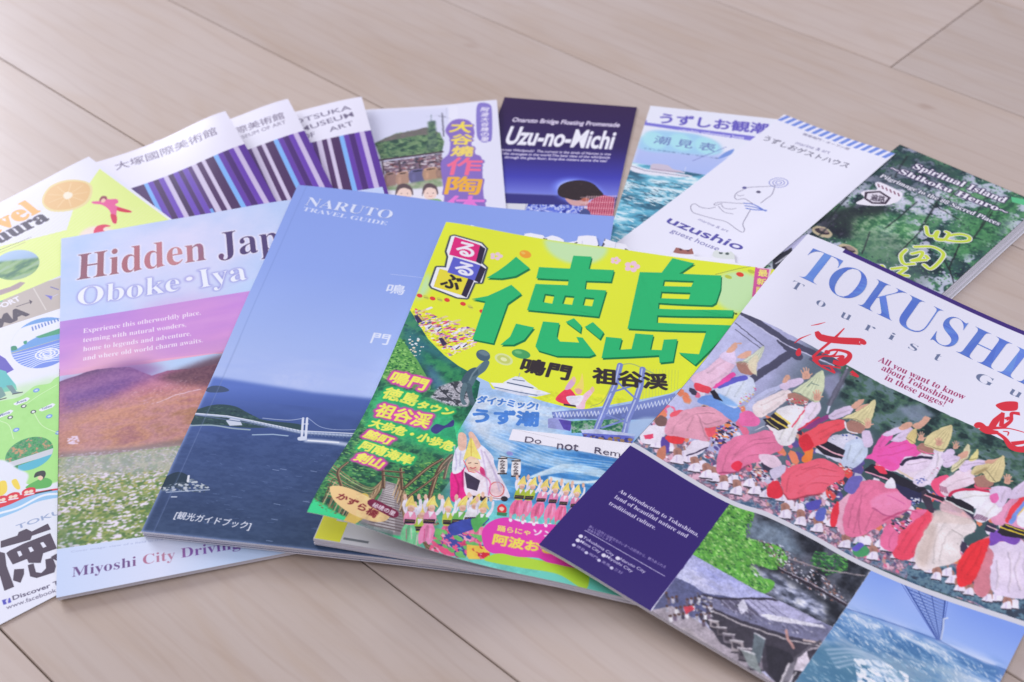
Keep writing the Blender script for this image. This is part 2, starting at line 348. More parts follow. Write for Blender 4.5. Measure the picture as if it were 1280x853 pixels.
def art_boat():                                           # tide table leaflet
    A = Art('E', (226, 228, 250)); A.F(760, 120, 4.061)
    A.poly([(0, 180), (600, 300), (600, 900), (-200, 900)], (190, 200, 246), 1, 3)
    A.grad([(60, 230), (700, 330), (700, 500), (-50, 420)], [(0, (188, 196, 246)), (1, (168, 186, 244))], (200, 180), (180, 380), 1, 2)
    A.smooth([(115, 240), (135, 215), (190, 205), (200, 185), (260, 175), (420, 190), (480, 205), (560, 240), (575, 290), (480, 300), (350, 290), (200, 280)], (160, 205, 242), 1, 1.5)
    for c in ((235, 225), (370, 235), (500, 255)): A.ell(c, (c[0]+62, c[1]+12), (c[0], c[1]-42), (172, 226, 240), .8, 1.2)
    A.text('潮 見 表', (228, 240), (540, 285), (235, 200), (110, 128, 190), bold=.25)
    A.poly([(165, 125), (200, 125), (195, 135), (780, 210), (780, 236), (180, 148), (160, 140)], (122, 118, 216))
    A.text('uzushio sightseeing boat', (360, 180), (690, 222), (361, 164), (225, 225, 255), 'sb')
    A.text('うずしお観潮船', (258, 138), (905, 205), (262, 86), (92, 82, 190), bold=.7)
    A.text('うずしお潮位表・大潮・中潮・小潮', (180, 270), (560, 322), (181, 262), (90, 110, 160))
    A.tex([(80, 330), (600, 420), (600, 470), (300, 1500), (-200, 1500), (40, 420)], [(56, 104, 134), (86, 146, 180), (90, 170, 205), (150, 205, 232), (215, 232, 248)], 7, 9, ax=3, gain=1.5)
    A.dabs([(80, 420), (600, 460), (500, 560), (0, 560)], 500, 5, [(38, 82, 112), (70, 130, 160), (205, 225, 240)], 4, .16, 15)
    A.dabs([(50, 560), (500, 600), (300, 1500), (-100, 1400)], 600, 4, [(150, 205, 225), (80, 165, 205), (220, 240, 250)], 8, .2, 12)
    A.smooth([(110, 352), (200, 372), (300, 385), (420, 405), (400, 412), (250, 405), (130, 385)], (225, 225, 245)); A.line([(115, 355), (190, 380), (410, 410)], .5, (60, 60, 110)); A.smooth([(215, 362), (230, 345), (300, 352), (330, 372), (370, 380), (380, 392), (230, 378)], (200, 190, 215)); A.line([(220, 370), (370, 390)], .4, (110, 80, 110)); A.line([(385, 398), (395, 362)], .3, (230, 230, 250))
    A.line([(430, 330), (600, 260)], .6, (120, 130, 200)); A.smooth([(590, 290), (640, 270), (620, 300), (560, 320)], (120, 150, 225))
    return A
def art_spirit():                                         # forest pilgrimage booklet
    A = Art('S', (60, 84, 92)); A.F(960, 170, 4)
    A.tex(full_mm(A), [(22, 44, 50), (52, 86, 88), (50, 100, 78), (84, 140, 96), (140, 150, 180)], 12, 3, gain=1.5) if False else None
    A.fr = 'mm'; F = full(A)
    A.tex(F, [(26, 46, 56), (44, 76, 80), (58, 108, 88), (72, 124, 92), (96, 150, 110)], 14, 3, gain=1.5)
    A.tex(F, [(70, 100, 100), (196, 194, 230), (214, 212, 246)], 9, 12, alpha=.8, gain=1.6, thr=.62); A.dabs(F, 3200, 1.5, [(30, 60, 60), (90, 160, 96), (60, 120, 80), (150, 175, 165), (22, 40, 48)], 5, .5, 40)
    A.fr = (960, 170, 4)
    A.poly([(560, 100), (720, 60), (1000, 190), (760, 320), (480, 260)], (30, 44, 62), .55, 5); A.poly([(230, 400), (480, 330), (640, 350), (420, 520), (250, 500)], (26, 28, 40), .8, 3)
    A.tex([(430, 410), (700, 380), (760, 600), (420, 560)], [(50, 110, 76), (104, 166, 110), (176, 210, 176)], 2.5, 2, alpha=.7, soft=3, gain=1.8); A.tex([(1020, 380), (1250, 300), (1180, 520), (900, 650)], [(34, 80, 60), (90, 160, 100), (60, 120, 80)], 4, 6, alpha=.8, soft=3, gain=1.6)
    A.tex([(640, 260), (960, 260), (930, 420), (660, 380)], [(140, 150, 190), (230, 226, 252)], 4, 3, alpha=.85, soft=2, thr=.45)
    for q in ([(510, 480), (470, 590)], [(800, 440), (640, 600)], [(960, 540), (905, 660), (930, 740)], [(905, 670), (870, 600)], [(780, 320), (960, 420)]): A.line(q, .8, (28, 36, 40))
    for (x, y) in ((270, 480), (400, 570)): A.ell((x, y), (x+52, y+14), (x, y-26), (190, 176, 150)); A.ell((x, y-2), (x+36, y+8), (x, y-15), (60, 50, 60)); A.ell((x+10, y-8), (x+32, y), (x+8, y-18), (150, 130, 130))
    A.poly([(60, 570), (190, 490), (210, 500), (120, 600)], (196, 196, 240)); A.poly([(20, 610), (120, 560), (130, 620), (30, 690)], (48, 50, 64)); A.line([(40, 640), (110, 590)], 1, (210, 210, 230))
    rt = random.Random(21)
    for k in range(16):
        x, y = rt.uniform(250, 1150), rt.uniform(60, 420); dx = rt.uniform(-150, -60); L_ = rt.uniform(.6, 1.6); A.line([(x, y), (x+dx*L_*.5+rt.uniform(-8, 8), y+110*L_*.5), (x+dx*L_, y+110*L_)], rt.uniform(.4, 1.5), (24, 34, 38), .75, .15, curve=True)
    A.dabs([(620, 250), (960, 250), (1000, 460), (700, 440), (560, 330)], 420, 1.3, [(226, 224, 248), (190, 196, 226), (120, 170, 130)], 14, .6, 0, .8); A.dabs([(300, 40), (1280, 100), (1280, 700), (200, 600)], 900, 1.1, [(150, 196, 140), (40, 80, 60), (96, 150, 104)], 15, .4, 30, .8)
    A.smooth([(430, 500), (560, 470), (700, 560), (820, 700), (700, 760), (520, 620)], (96, 110, 112), .4, 3)
    A.warp([(-100, -100), (1500, -100), (1500, 1300), (-200, 1300)], .3, 3, 4, .12)
    H = [(.5, (60, 50, 90), .5)]
    A.text('Spiritual Island', (722, 160), (1180, 335), (740, 136), (238, 234, 252), 'b', bold=.3, halo=H)
    A.text('~Shikoku Henro~', (606, 168), (1190, 392), (618, 145), (238, 234, 252), 'b', bold=.3, halo=H)
    A.text('Pilgrimage to the 88 Sacred Places', (556, 205), (1152, 448), (562, 186), (236, 234, 252), 'b', bold=.2, halo=[(.4, (50, 60, 80), .5)])
    A.smooth([(535, 240), (560, 232), (640, 268), (672, 290), (655, 325), (600, 345), (540, 350), (470, 345), (440, 335), (480, 310), (465, 285), (500, 272), (545, 268)], (232, 228, 248))
    A.poly([(485, 280), (560, 275), (615, 310), (590, 342), (520, 340), (480, 315)], (60, 46, 66)); A.poly([(497, 288), (556, 283), (600, 311), (582, 333), (524, 332), (492, 312)], (222, 216, 236)); A.text('遍路', (510, 322), (580, 335), (520, 290), (50, 40, 60), bold=.25)
    for k in range(6): A.line([(550+k*20, 242+k*9), (556+k*20, 256+k*9)], .9, (120, 60, 90))
    Y = (196, 214, 70); Wt = (226, 226, 236)
    St = [[(790, 455), (800, 495), (830, 500), (845, 480)], [(850, 478), (840, 515), (880, 520), (905, 490), (890, 480)], [(900, 500), (960, 492), (1005, 505), (1000, 525), (940, 528), (850, 515)],
          [(690, 570), (665, 600), (680, 640), (730, 640)], [(735, 555), (820, 555), (875, 585), (865, 620), (815, 665), (780, 645)], [(720, 590), (770, 580), (760, 610), (720, 625), (790, 620)], [(790, 600), (800, 612)],
          [(570, 650), (580, 665)], [(600, 690), (650, 695), (700, 700)], [(620, 665), (690, 660), (640, 700), (630, 730), (700, 745)]]
    for q in St: A.line(q, 3.4, Wt, curve=True)
    for q in St: A.line(q, 2.2, Y, curve=True)
    A.poly([(1215, 305), (1300, 320), (1290, 350), (1220, 330)], (90, 190, 140))
    return A
def full_mm(A): return full(A)
def art_pottery():
    A = Art('P', (222, 222, 248)); A.F(440, 110, 3.5556)
    A.poly([(60, 100), (440, 90), (440, 440), (100, 470)], (212, 214, 246), 1, 2); A.poly([(430, 80), (470, 80), (470, 170), (430, 170)], (226, 226, 250))
    A.tex([(100, 245), (190, 205), (330, 178), (390, 200), (410, 240), (400, 290), (130, 320)], [(48, 78, 70), (84, 122, 92), (120, 150, 110), (96, 126, 96)], 4, 2, gain=1.7); A.dabs([(100, 245), (200, 200), (330, 178), (410, 230), (400, 285), (130, 318)], 500, 2.2, [(60, 96, 76), (140, 168, 128), (40, 66, 62)], 3, .35, 10)
    A.poly([(105, 245), (180, 210), (330, 175), (380, 195), (380, 208), (300, 210), (180, 232)], (112, 106, 108)); A.dabs([(110, 245), (180, 212), (330, 177), (380, 200), (300, 212)], 160, 2, [(90, 110, 90), (130, 120, 120)], 4, .3, 10)
    A.tex([(338, 150), (370, 145), (380, 260), (335, 280)], [(60, 84, 84), (110, 140, 110)], 2, 2, soft=.6, gain=1.6); A.line([(350, 160), (352, 120)], .5, (110, 130, 140)); A.line([(400, 112), (408, 215)], .9, (92, 92, 112)); A.line([(385, 126), (418, 130)], .5, (92, 92, 112)); A.line([(330, 128), (400, 120), (440, 140)], .2, (150, 150, 180))
    A.line([(118, 322), (400, 285)], 2.2, (74, 60, 74)); A.poly([(130, 330), (400, 292), (405, 360), (150, 385)], (120, 100, 122)); A.dabs([(130, 330), (400, 292), (405, 360), (150, 385)], 260, 2.6, [(70, 50, 60), (196, 180, 190), (150, 96, 100), (226, 220, 236), (60, 60, 80)], 6, .5, 0)
    for x in (135, 210, 300, 395): A.line([(x, 325), (x+6, 385)], .9, (70, 52, 60))
    for (x, y, w, h, c) in ((170, 420, 28, 38, (150, 120, 118)), (225, 415, 30, 36, (172, 138, 126)), (292, 402, 40, 34, (98, 96, 142)), (350, 392, 36, 32, (176, 140, 120)), (395, 385, 22, 26, (150, 120, 110))):
        A.smooth([(x-w*.75, y-h), (x+w*.75, y-h-4), (x+w, y-h*.3), (x+w*.7, y+h*.7), (x-w*.5, y+h*.8), (x-w, y)], c); A.ell((x, y-h), (x+w*.8, y-h-4), (x, y-h-7), tuple(int(v*1.2) for v in c)); A.ell((x, y-h+1), (x+w*.6, y-h-2), (x, y-h-3), tuple(int(v*.5) for v in c)); A.smooth([(x-w*.6, y-h*.4), (x-w*.3, y-h*.5), (x-w*.3, y+h*.3), (x-w*.6, y+h*.2)], tuple(min(255, int(v*1.18)) for v in c), .7, .5)
    A.tex([(150, 440), (400, 400), (405, 440), (250, 462), (170, 462)], [(120, 150, 110), (180, 180, 170)], 3, 4, soft=.8); A.poly([(100, 460), (410, 440), (420, 700), (120, 700)], (226, 224, 246), 1, .8)
    for (x, y, w) in ((232, 464, 34), (347, 462, 30)):
        A.smooth([(x-w*1.2, y+20), (x-w*.9, y-26), (x, y-38), (x+w, y-20), (x+w*1.15, y+15), (x+w*.7, y-5), (x, y-20), (x-w*.8, y-2)], (92, 76, 84)); A.smooth([(x-w*.9, y), (x-w*.3, y-18), (x+w*.8, y-10), (x+w*.9, y+20), (x, y+36), (x-w*.8, y+25)], (240, 208, 204)); A.disc((x-12, y+6), .45, (60, 50, 60)); A.disc((x+14, y+6), .45, (60, 50, 60)); A.line([(x-6, y+20), (x+4, y+22), (x+10, y+18)], .35, (190, 80, 90))
    A.smooth([(300, 510), (350, 495), (400, 505), (410, 600), (290, 600)], (130, 176, 120)); A.smooth([(200, 515), (250, 505), (275, 600), (190, 600)], (226, 170, 190))
    A.warp([(60, 100), (420, 90), (420, 470), (60, 470)], .25, 1.8, 4, .12)
    P1 = (134, 110, 196)
    A.smooth([(440, 150), (480, 138), (525, 150), (545, 200), (530, 240), (545, 290), (575, 310), (580, 380), (585, 480), (600, 560), (600, 700), (400, 700), (400, 560), (410, 480), (400, 400), (395, 330), (430, 290), (435, 230), (415, 190)], P1, 1, .3)
    for ch, x0, x1, y, h, c in (('大', 432, 524, 196, 46, (244, 216, 88)), ('谷', 436, 526, 250, 44, (240, 214, 96)), ('燒', 438, 532, 302, 44, (238, 212, 110)), ('作', 414, 566, 386, 76, (244, 110, 150)), ('陶', 412, 566, 472, 78, (240, 176, 60)), ('体', 404, 580, 560, 80, (226, 120, 214)), ('験', 404, 584, 650, 80, (244, 200, 80))):
        A.text(ch, (x0, y), (x1, y+3), (x0, y-h), c, bold=.85, halo=[(.7, P1, 0)])
    A.line([(582, 88), (600, 84)], .1, P1); A.smooth([(560, 72), (585, 66), (612, 74), (622, 100), (622, 220), (606, 240), (580, 242), (562, 228), (554, 200), (552, 110)], (132, 120, 204)); A.text('阿波大谷焼の里', (0, 0), (1, 0), (0, -1), P1) if False else None
    for k, ch in enumerate('阿波大谷焼の里'): A.text(ch, (570, 105+k*22), (604, 107+k*22), (570, 86+k*22), (236, 232, 252), bold=.35)
    return A
def art_museum(key, lines):
    A = Art(key, (228, 226, 251)); A.fr = 'mm'; y0 = 44
    r = random.Random(5); ws = [(76, 48, 104, 4.4), (122, 174, 246, 2.2), (104, 70, 184, 3), (72, 44, 100, 3.2), (110, 74, 190, 3), (200, 190, 230, 2.6), (66, 42, 92, 3), (106, 72, 190, 3), (74, 46, 110, 2.5), (106, 72, 186, 3), (84, 54, 120, 2.5), (204, 194, 230, 3), (78, 48, 100, 3), (206, 196, 232, 2.2), (74, 46, 96, 5), (126, 178, 248, 2.6), (100, 62, 172, 3), (74, 42, 118, 3.4), (106, 66, 182, 3), (200, 186, 230, 2.8), (92, 54, 156, 4), (80, 50, 116, 3.4), (204, 194, 230, 2), (70, 44, 110, 3)]
    x = 100.0; i = 0
    seq = ws[::-1]; off = {'O1': 3, 'O2': 3, 'O3': 3}[key]
    i = off
    while x > -2:
        c = seq[i % len(seq)]; cw = c[3]*1.22; A.poly([(x-cw, y0), (x, y0), (x, 222), (x-cw, 222)], c[:3]); x -= cw; i += 1
        if i % 11 == 3: A.poly([(x, y0+52), (x+c[3]*.8, y0+52), (x+c[3]*.8, y0+75), (x, y0+75)], (110, 160, 236))
    A.fr = None
    return A
def art_museums():
    A = art_museum('O1', 0); A.F(120, 110, 3.657)
    A.text('大塚國際美術館', (92, 378), (556, 212), (80, 345), (110, 98, 128), bold=.12)
    B = art_museum('O2', 0); B.F(120, 110, 3.657)
    B.text('大塚國際美術館', (470, 265), (864, 140), (462, 235), (110, 98, 128), bold=.12); B.text('OTSUKA MUSEUM OF ART', (480, 292), (870, 162), (476, 278), (120, 110, 140))
    C = art_museum('O3', 0); C.F(120, 110, 3.657)
    C.text('OTSUKA', (900, 170), (1168, 98), (896, 150), (112, 104, 136), 'sb', off=-.006); C.text('MUSEUM', (935, 203), (1180, 130), (930, 182), (112, 104, 136), 'sb', off=-.006); C.text('OF', (945, 238), (1003, 222), (941, 216), (112, 104, 136), 'sb', off=-.006); C.text('ART', (1070, 202), (1180, 170), (1066, 182), (112, 104, 136), 'sb', off=-.006)
    return A, B, C
def art_travel():
    A = Art('A', (226, 226, 250)); A.F(0, 190, 4.7375)
    Y = (220, 236, 150)
    A.poly([(-900, 900), (0, 560), (395, 462), (440, 320), (590, 100), (1300, 620), (1300, 1500), (-900, 1500)], Y)
    for k in range(60):
        x = -200+k*26; A.line([(x, 700), (x+480, 330)], .35, (230, 240, 180), .8) if k % 1 == 0 else None
    A.poly([(-900, 200), (530, -150), (610, 90), (420, 300), (395, 462), (200, 500), (-900, 800)], (227, 227, 251)) if False else None
    A.smooth([(250, 270), (300, 200), (400, 165), (510, 175), (548, 220), (520, 300), (430, 345), (320, 355), (260, 325)], (228, 212, 160)); A.smooth([(262, 272), (305, 210), (400, 175), (500, 182), (534, 222), (508, 292), (425, 335), (325, 343), (270, 316)], (226, 186, 132))
    for k in range(9):
        a = k/9*2*math.pi; A.line([(400, 258), (400+118*math.cos(a), 258+70*math.sin(a)-20*math.cos(a))], .5, (238, 214, 176), .7)
    A.smooth([(375, 255), (395, 238), (425, 245), (428, 262), (405, 280), (382, 275)], (240, 228, 214))
    A.text('Travel', (-290, 616), (237, 352), (-316, 520), (232, 178, 104), 'b', bold=1.2); A.text('Katsuura', (-330, 692), (292, 400), (-352, 622), (62, 54, 78), 'b', bold=.8)
    A.line([(-300, 700), (185, 505)], .4, (100, 90, 110)); A.line([(-300, 720), (150, 535)], .3, (140, 130, 110))
    A.smooth([(545, 295), (590, 290), (600, 268), (625, 262), (640, 280), (690, 280), (700, 300), (685, 318), (775, 350), (765, 360), (695, 345), (690, 420), (665, 415), (650, 350), (605, 315), (555, 308)], (226, 96, 160)); A.smooth([(588, 285), (605, 262), (632, 266), (628, 285), (600, 296)], (150, 70, 90)); A.smooth([(598, 288), (612, 276), (626, 284), (618, 298), (602, 300)], (240, 190, 180)); A.smooth([(655, 370), (690, 380), (688, 424), (665, 412)], (210, 50, 90)); A.smooth([(700, 330), (775, 350), (760, 360), (700, 350)], (210, 50, 80))
    A.smooth([(470, 490), (520, 450), (600, 440), (680, 470), (640, 520), (500, 520)], (238, 214, 232), .8, 1); A.smooth([(555, 470), (575, 440), (620, 430), (655, 440), (620, 448), (612, 465), (640, 478), (600, 490), (562, 488)], (216, 60, 100))
    A.ell((95, 670), (232, 640), (75, 588), (110, 150, 180)); A.clipto([(95+137*math.cos(t)-20*math.sin(t), 670-30*math.cos(t)-84*math.sin(t)) for t in np.linspace(0, 6.28, 30)])
    A.grad([(-200, 500), (300, 500), (300, 800), (-200, 800)], [(0, (170, 196, 236)), (.4, (150, 180, 220)), (.5, (90, 130, 160)), (1, (90, 130, 100))], (80, 590), (100, 750)); A.tex([(-200, 670), (300, 620), (300, 800), (-200, 800)], [(70, 120, 96), (130, 170, 110), (150, 180, 150)], 5, 4, ax=3, gain=1.5, soft=1); A.clipto(None)
    A.poly([(-40, 830), (60, 800), (120, 770), (150, 775), (110, 810), (0, 850)], (170, 150, 160))
    return A
def art_airport():
    A = Art('B', (226, 228, 250)); A.F(0, 340, 6.09)
    A.poly([(-900, 340), (-900, 480), (460, 50), (1300, -210), (1300, -420)], (212, 214, 240), 1, .3)
    A.poly([(-900, 400), (450, 48), (1300, -180), (1300, 20), (440, 285), (-900, 720)], (186, 176, 176)); A.line([(255, 125), (350, 290)], .6, (214, 208, 210))
    A.text('TOKUSHIMA AIRPORT', (-554, 520), (160, 215), (-567, 484), (228, 226, 246), 'sb', bold=.4); A.poly([(-10, 215), (15, 208), (22, 225), (0, 232)], (100, 190, 140))
    A.text('TOKUSHIMA', (-730, 741), (218, 325), (-757, 665), (66, 56, 74), 'sb', bold=1.0); A.line([(125, 265), (240, 228)], .5, (60, 50, 70)); A.poly([(222, 212), (246, 226), (232, 248)], (60, 50, 70))
    A.poly([(340, 175), (400, 185), (390, 215), (370, 195)], (110, 110, 210)); A.line([(385, 115), (445, 135)], .6, (90, 90, 180)); A.line([(400, 190), (440, 170)], .5, (200, 200, 240))
    El = [(330+250*math.cos(t), 540+190*math.sin(t)-40*math.cos(t)) for t in np.linspace(0, 6.28, 40)]
    A.poly(El, (104, 156, 226)); A.clipto(El)
    A.smooth([(60, 560), (160, 430), (450, 360), (600, 340), (600, 430), (300, 490), (120, 590)], (226, 228, 250)); A.poly([(270, 495), (450, 432), (600, 400), (600, 440), (300, 505)], (66, 156, 120)); A.smooth([(85, 570), (120, 565), (130, 590), (90, 600)], (46, 140, 110)); A.smooth([(180, 530), (205, 525), (200, 550), (182, 548)], (46, 150, 120))
    for k in range(9): A.line([(245+k*24, 420-k*8), (252+k*24, 446-k*9)], .8, (90, 120, 200))
    A.line([(90, 620), (250, 575), (600, 470)], .7, (226, 210, 120)); A.poly([(60, 630), (600, 470), (600, 760), (60, 800)], (112, 140, 232))
    for k in range(9): A.line([(60, 640+k*22), (200, 610+k*18), (340, 575+k*14), (600, 500+k*20)], .8, (216, 226, 252), .9, curve=True)
    for r_ in (1.0, .66, .36): A.line([(360+90*r_*math.cos(t), 625+38*r_*math.sin(t)-14*r_*math.cos(t)) for t in np.linspace(0, 6.28, 20)], .9, (236, 240, 255))
    A.clipto(None)
    A.poly([(-60, 600), (40, 660), (105, 745), (0, 800), (-60, 790)], (92, 84, 190)); A.poly([(-60, 800), (60, 785), (120, 860), (130, 900), (-60, 930)], (90, 186, 192))
    A.F(0, 470, 5.333); G_ = (164, 222, 136)
    A.smooth([(-700, 400), (-300, 260), (0, 170), (130, 140), (230, 70), (330, 50), (400, 0), (700, -100), (800, 500), (760, 700), (340, 740), (180, 720), (0, 620), (-300, 700)], G_)
    A.tex([(-100, 120), (400, 0), (390, 400), (-100, 500)], [(158, 216, 128), (176, 230, 150)], 6, 3, alpha=.5, soft=3)
    A.poly([(-60, -60), (40, -30), (80, 60), (20, 80), (-60, 70)], (90, 186, 192)); A.poly([(-30, 75), (10, 75), (40, 130), (-20, 165)], (110, 150, 150)); A.poly([(40, 65), (80, 62), (110, 105), (150, 110), (85, 122)], (110, 140, 150)); A.line([(-10, 162), (40, 148)], .8, (60, 60, 70)); A.line([(85, 122), (148, 110)], .8, (60, 60, 70))
    for (c, s_) in (((160, 145), 'Awa'), ((50, 228), 'Mima'), ((330, 185), 'Yoshino')):
        x, y = c; A.poly([(x-70, y+40), (x+20, y-5+2), (x+40, y+5), (x+20, y+25), (x-50, y+52), (x-68, y+48)], (228, 230, 250)); A.text(s_, (x-50, y+44), (x+18, y+20), (x-52, y+28), (90, 110, 150), 'sb')
    for q in ((158, 202), (68, 277), (222, 240)): A.ell(q, (q[0]+19, q[1]-3), (q[0], q[1]-12), (70, 80, 80)); A.ell(q, (q[0]+11, q[1]-2), (q[0], q[1]-7), (230, 236, 250))
    for q in ((242, 97), (328, 270), (108, 360), (390, 378)): A.ell(q, (q[0]+22, q[1]-5), (q[0], q[1]-13), (110, 150, 226)); A.ell(q, (q[0]+12, q[1]-3), (q[0], q[1]-6), (200, 216, 250))
    for q in ([(0, 300), (60, 330), (90, 420)], [(158, 200), (260, 130), (380, 60)], [(222, 240), (280, 330), (380, 380)]): A.line(q, .4, (206, 238, 190), curve=True)
    El = [(195+160*math.cos(t), 520+108*math.sin(t)-35*math.cos(t)) for t in np.linspace(0, 6.28, 40)]
    A.poly(El, (80, 150, 110)); A.clipto(El); A.tex(El, [(44, 130, 84), (90, 170, 100), (60, 140, 110), (190, 150, 110)], 2, 6, gain=1.7); A.poly([(20, 590), (360, 480), (370, 520), (130, 590), (40, 620)], (200, 204, 220)); A.poly([(120, 600), (380, 510), (380, 700), (120, 700)], (86, 180, 210)); A.clipto(None)
    A.smooth([(-200, 640), (0, 560), (120, 620), (190, 660), (180, 760), (400, 700), (560, 640), (600, 1000), (-200, 1100)], (222, 226, 246), 1, .4)
    A.smooth([(-20, 750), (0, 705), (40, 705), (45, 770), (0, 800)], (240, 210, 80)); A.smooth([(78, 700), (110, 690), (135, 745), (118, 758), (90, 735)], (240, 210, 80))
    A.smooth([(170, 745), (240, 700), (300, 680), (345, 700), (330, 740), (240, 755)], (92, 176, 90)); A.smooth([(228, 678), (240, 645), (290, 632), (305, 655), (285, 690), (262, 668)], (54, 60, 60)); A.smooth([(250, 680), (270, 665), (288, 680), (270, 698)], (238, 200, 180))
    A.smooth([(-100, 850), (20, 820), (160, 790), (260, 770), (390, 750), (385, 770), (240, 790), (190, 830), (100, 870), (0, 910), (-100, 920)], (214, 48, 66)); A.line([(240, 785), (340, 765)], 1.2, (50, 60, 60))
    for (x, y) in ((10, 835), (90, 812), (195, 780)): A.smooth([(x-40, y+15), (x-45, y-12), (x, y-35), (x+40, y-30), (x+30, y+10)], (214, 48, 66)); A.disc((x-18, y-4), 1.2, (244, 214, 200)); A.disc((x+12, y-10), 1.2, (244, 214, 200)); A.line([(x-30, y+14), (x+28, y+4)], 1, (226, 226, 244))
    A.smooth([(-60, 905), (60, 860), (200, 800), (330, 770), (430, 760), (430, 800), (250, 840), (100, 910), (-60, 960)], (150, 196, 240)); A.line([(-20, 920), (120, 880), (280, 800), (400, 785)], 1.5, (230, 236, 252), curve=True)
    A.F(0, 620, 5.02)
    A.text('TOKUSHIMA', (105, 212), (700, 0), (96, 186), (150, 166, 206), 'sb'); D = (70, 56, 76)
    A.shapes([([(5, 285), (110, 250), (118, 228), (165, 208), (200, 225), (300, 175), (318, 210), (200, 250), (190, 275), (5, 326)], [])], D, 'title_lettering')
    A.shapes([([(60, 345), (150, 300), (315, 235), (356, 330), (270, 360), (255, 420), (180, 420), (170, 395), (80, 430), (40, 360)], [[(105, 350), (128, 343), (142, 372), (120, 384)], [(175, 325), (198, 318), (215, 345), (190, 356)], [(250, 295), (272, 288), (294, 318), (270, 328)]])], D, 'title_lettering')
    A.shapes([([(-60, 330), (-10, 350), (30, 360), (40, 440), (88, 570), (28, 595), (0, 500), (-60, 520)], []), ([(90, 462), (150, 458), (150, 490), (128, 545), (82, 530)], []), ([(175, 435), (210, 425), (225, 480), (260, 485), (290, 455), (285, 400), (330, 390), (350, 440), (340, 480), (230, 515), (190, 505)], []), ([(318, 385), (380, 350), (400, 400), (350, 405)], [])], D, 'title_lettering')
    A.poly([(12, 655), (62, 640), (72, 668), (22, 685)], (84, 84, 190)); A.text('f', (40, 680), (58, 674), (34, 650), W_, 'sb', bold=.3)
    A.text('Discover Tokushima', (82, 655), (620, 470), (74, 630), (70, 62, 92), 'sb'); A.text('www.facebook.com/discover', (42, 714), (640, 500), (36, 690), (90, 84, 112))
    return A
def art_guest():
    A = Art('G', (229, 229, 252)); A.F(760, 120, 4.061)
    A.fr = 'mm'
    for k in range(17): A.poly([(k*5.5-3, -1), (k*5.5+.1, -1), (k*5.5-2.4, 9), (k*5.5-5.3, 9)], (112, 140, 226))
    A.fr = (960, 170, 4)
    A.text('うずしおゲストハウス', (-30, 20), (392, 162), (-20, -8), (70, 66, 92), bold=.1); A.text('marine & art', (135, 40), (305, 90), (140, 25), (120, 116, 160)); A.text('徳島鳴門・オープン度', (170, -6), (402, 72), (174, -18), (110, 106, 140), bold=.1)
    A.F(760, 120, 4.061); L = (116, 112, 140)
    A.line([(690, 468), (740, 463), (810, 460), (848, 456)], .45, L, curve=True); A.line([(690, 475), (655, 492), (643, 512), (655, 527), (690, 522), (715, 535), (735, 548)], .45, L, curve=True); A.line([(655, 503), (670, 508), (690, 503)], .35, L, curve=True)
    A.line([(848, 456), (832, 500), (800, 525), (775, 545)], .45, L, curve=True); A.disc((693, 467), 1.5, (84, 84, 150)); A.disc((764, 488), 1.5, (80, 76, 110))
    for r_ in (1, .62, .3): A.line([(866+48*r_*math.cos(t), 441+24*r_*math.sin(t)) for t in np.linspace(0, 6.28, 24)], .5, (112, 120, 200))
    A.line([(728, 548), (650, 545), (580, 540), (545, 545), (540, 555), (560, 552), (580, 545)], .45, L, curve=True); A.line([(575, 552), (590, 570), (630, 575), (650, 570)], .4, L, curve=True); A.line([(560, 560), (590, 590), (635, 600)], .4, L, curve=True)
    A.line([(545, 565), (510, 572), (470, 565), (440, 548), (420, 562), (430, 590), (470, 605), (540, 625), (600, 640), (650, 675), (680, 692), (693, 680), (685, 650), (705, 610), (725, 575)], .45, L, curve=True)
    for k in range(3): A.line([(690+k*6, 545+k*13), (740, 552+k*13), (800+k*2, 585-k*2)], 1, (96, 120, 210), curve=True)
    A.text('marine & art', (455, 630), (606, 692), (460, 618), (130, 128, 176)); A.text('uzushio', (292, 640), (672, 785), (300, 600), (84, 80, 172), 'sb', bold=.1, emit='title_lettering'); A.text('guest house', (315, 690), (555, 786), (320, 668), (104, 102, 170))
    return A
def art_card():
    A = Art('M', (232, 232, 250)); A.F(0, -4, 1); K = (70, 66, 86)
    for q in ([(680, 303), (678, 309), (681, 314)], [(709, 313), (713, 309), (718, 314)], [(715, 311), (721, 308)], [(748, 312), (752, 306), (756, 305)], [(749, 316), (755, 310)], [(782, 316), (785, 318)]): A.line(q, 1.2, K)
    for q in ((682, 304), (711, 311), (720, 315), (753, 309)): A.disc(q, 1.1, K)
    A.line([(817, 318), (823, 313)], 1, (190, 60, 80)); A.smooth([(841, 320), (845, 309), (855, 312), (864, 311), (869, 322)], (160, 104, 100)); A.disc((851, 317), .9, (90, 50, 56)); A.disc((860, 318), .9, (90, 50, 56)); A.disc((846, 311), 1.2, (140, 84, 84)); A.disc((864, 313), 1.2, (140, 84, 84))
    A.smooth([(892, 326), (894, 314), (905, 316), (916, 317), (919, 328)], (216, 222, 228)); A.disc((895, 315), 1.5, (90, 104, 104)); A.disc((915, 318), 1.5, (90, 104, 104)); A.disc((901, 321), 1.2, (80, 94, 96)); A.disc((909, 322), 1.2, (80, 94, 96))
    for q in ([(656, 306), (662, 318)], [(690, 306), (688, 318)], [(728, 306), (727, 318)], [(770, 308), (768, 318)]): A.line(q, .4, (196, 196, 220))
    return A
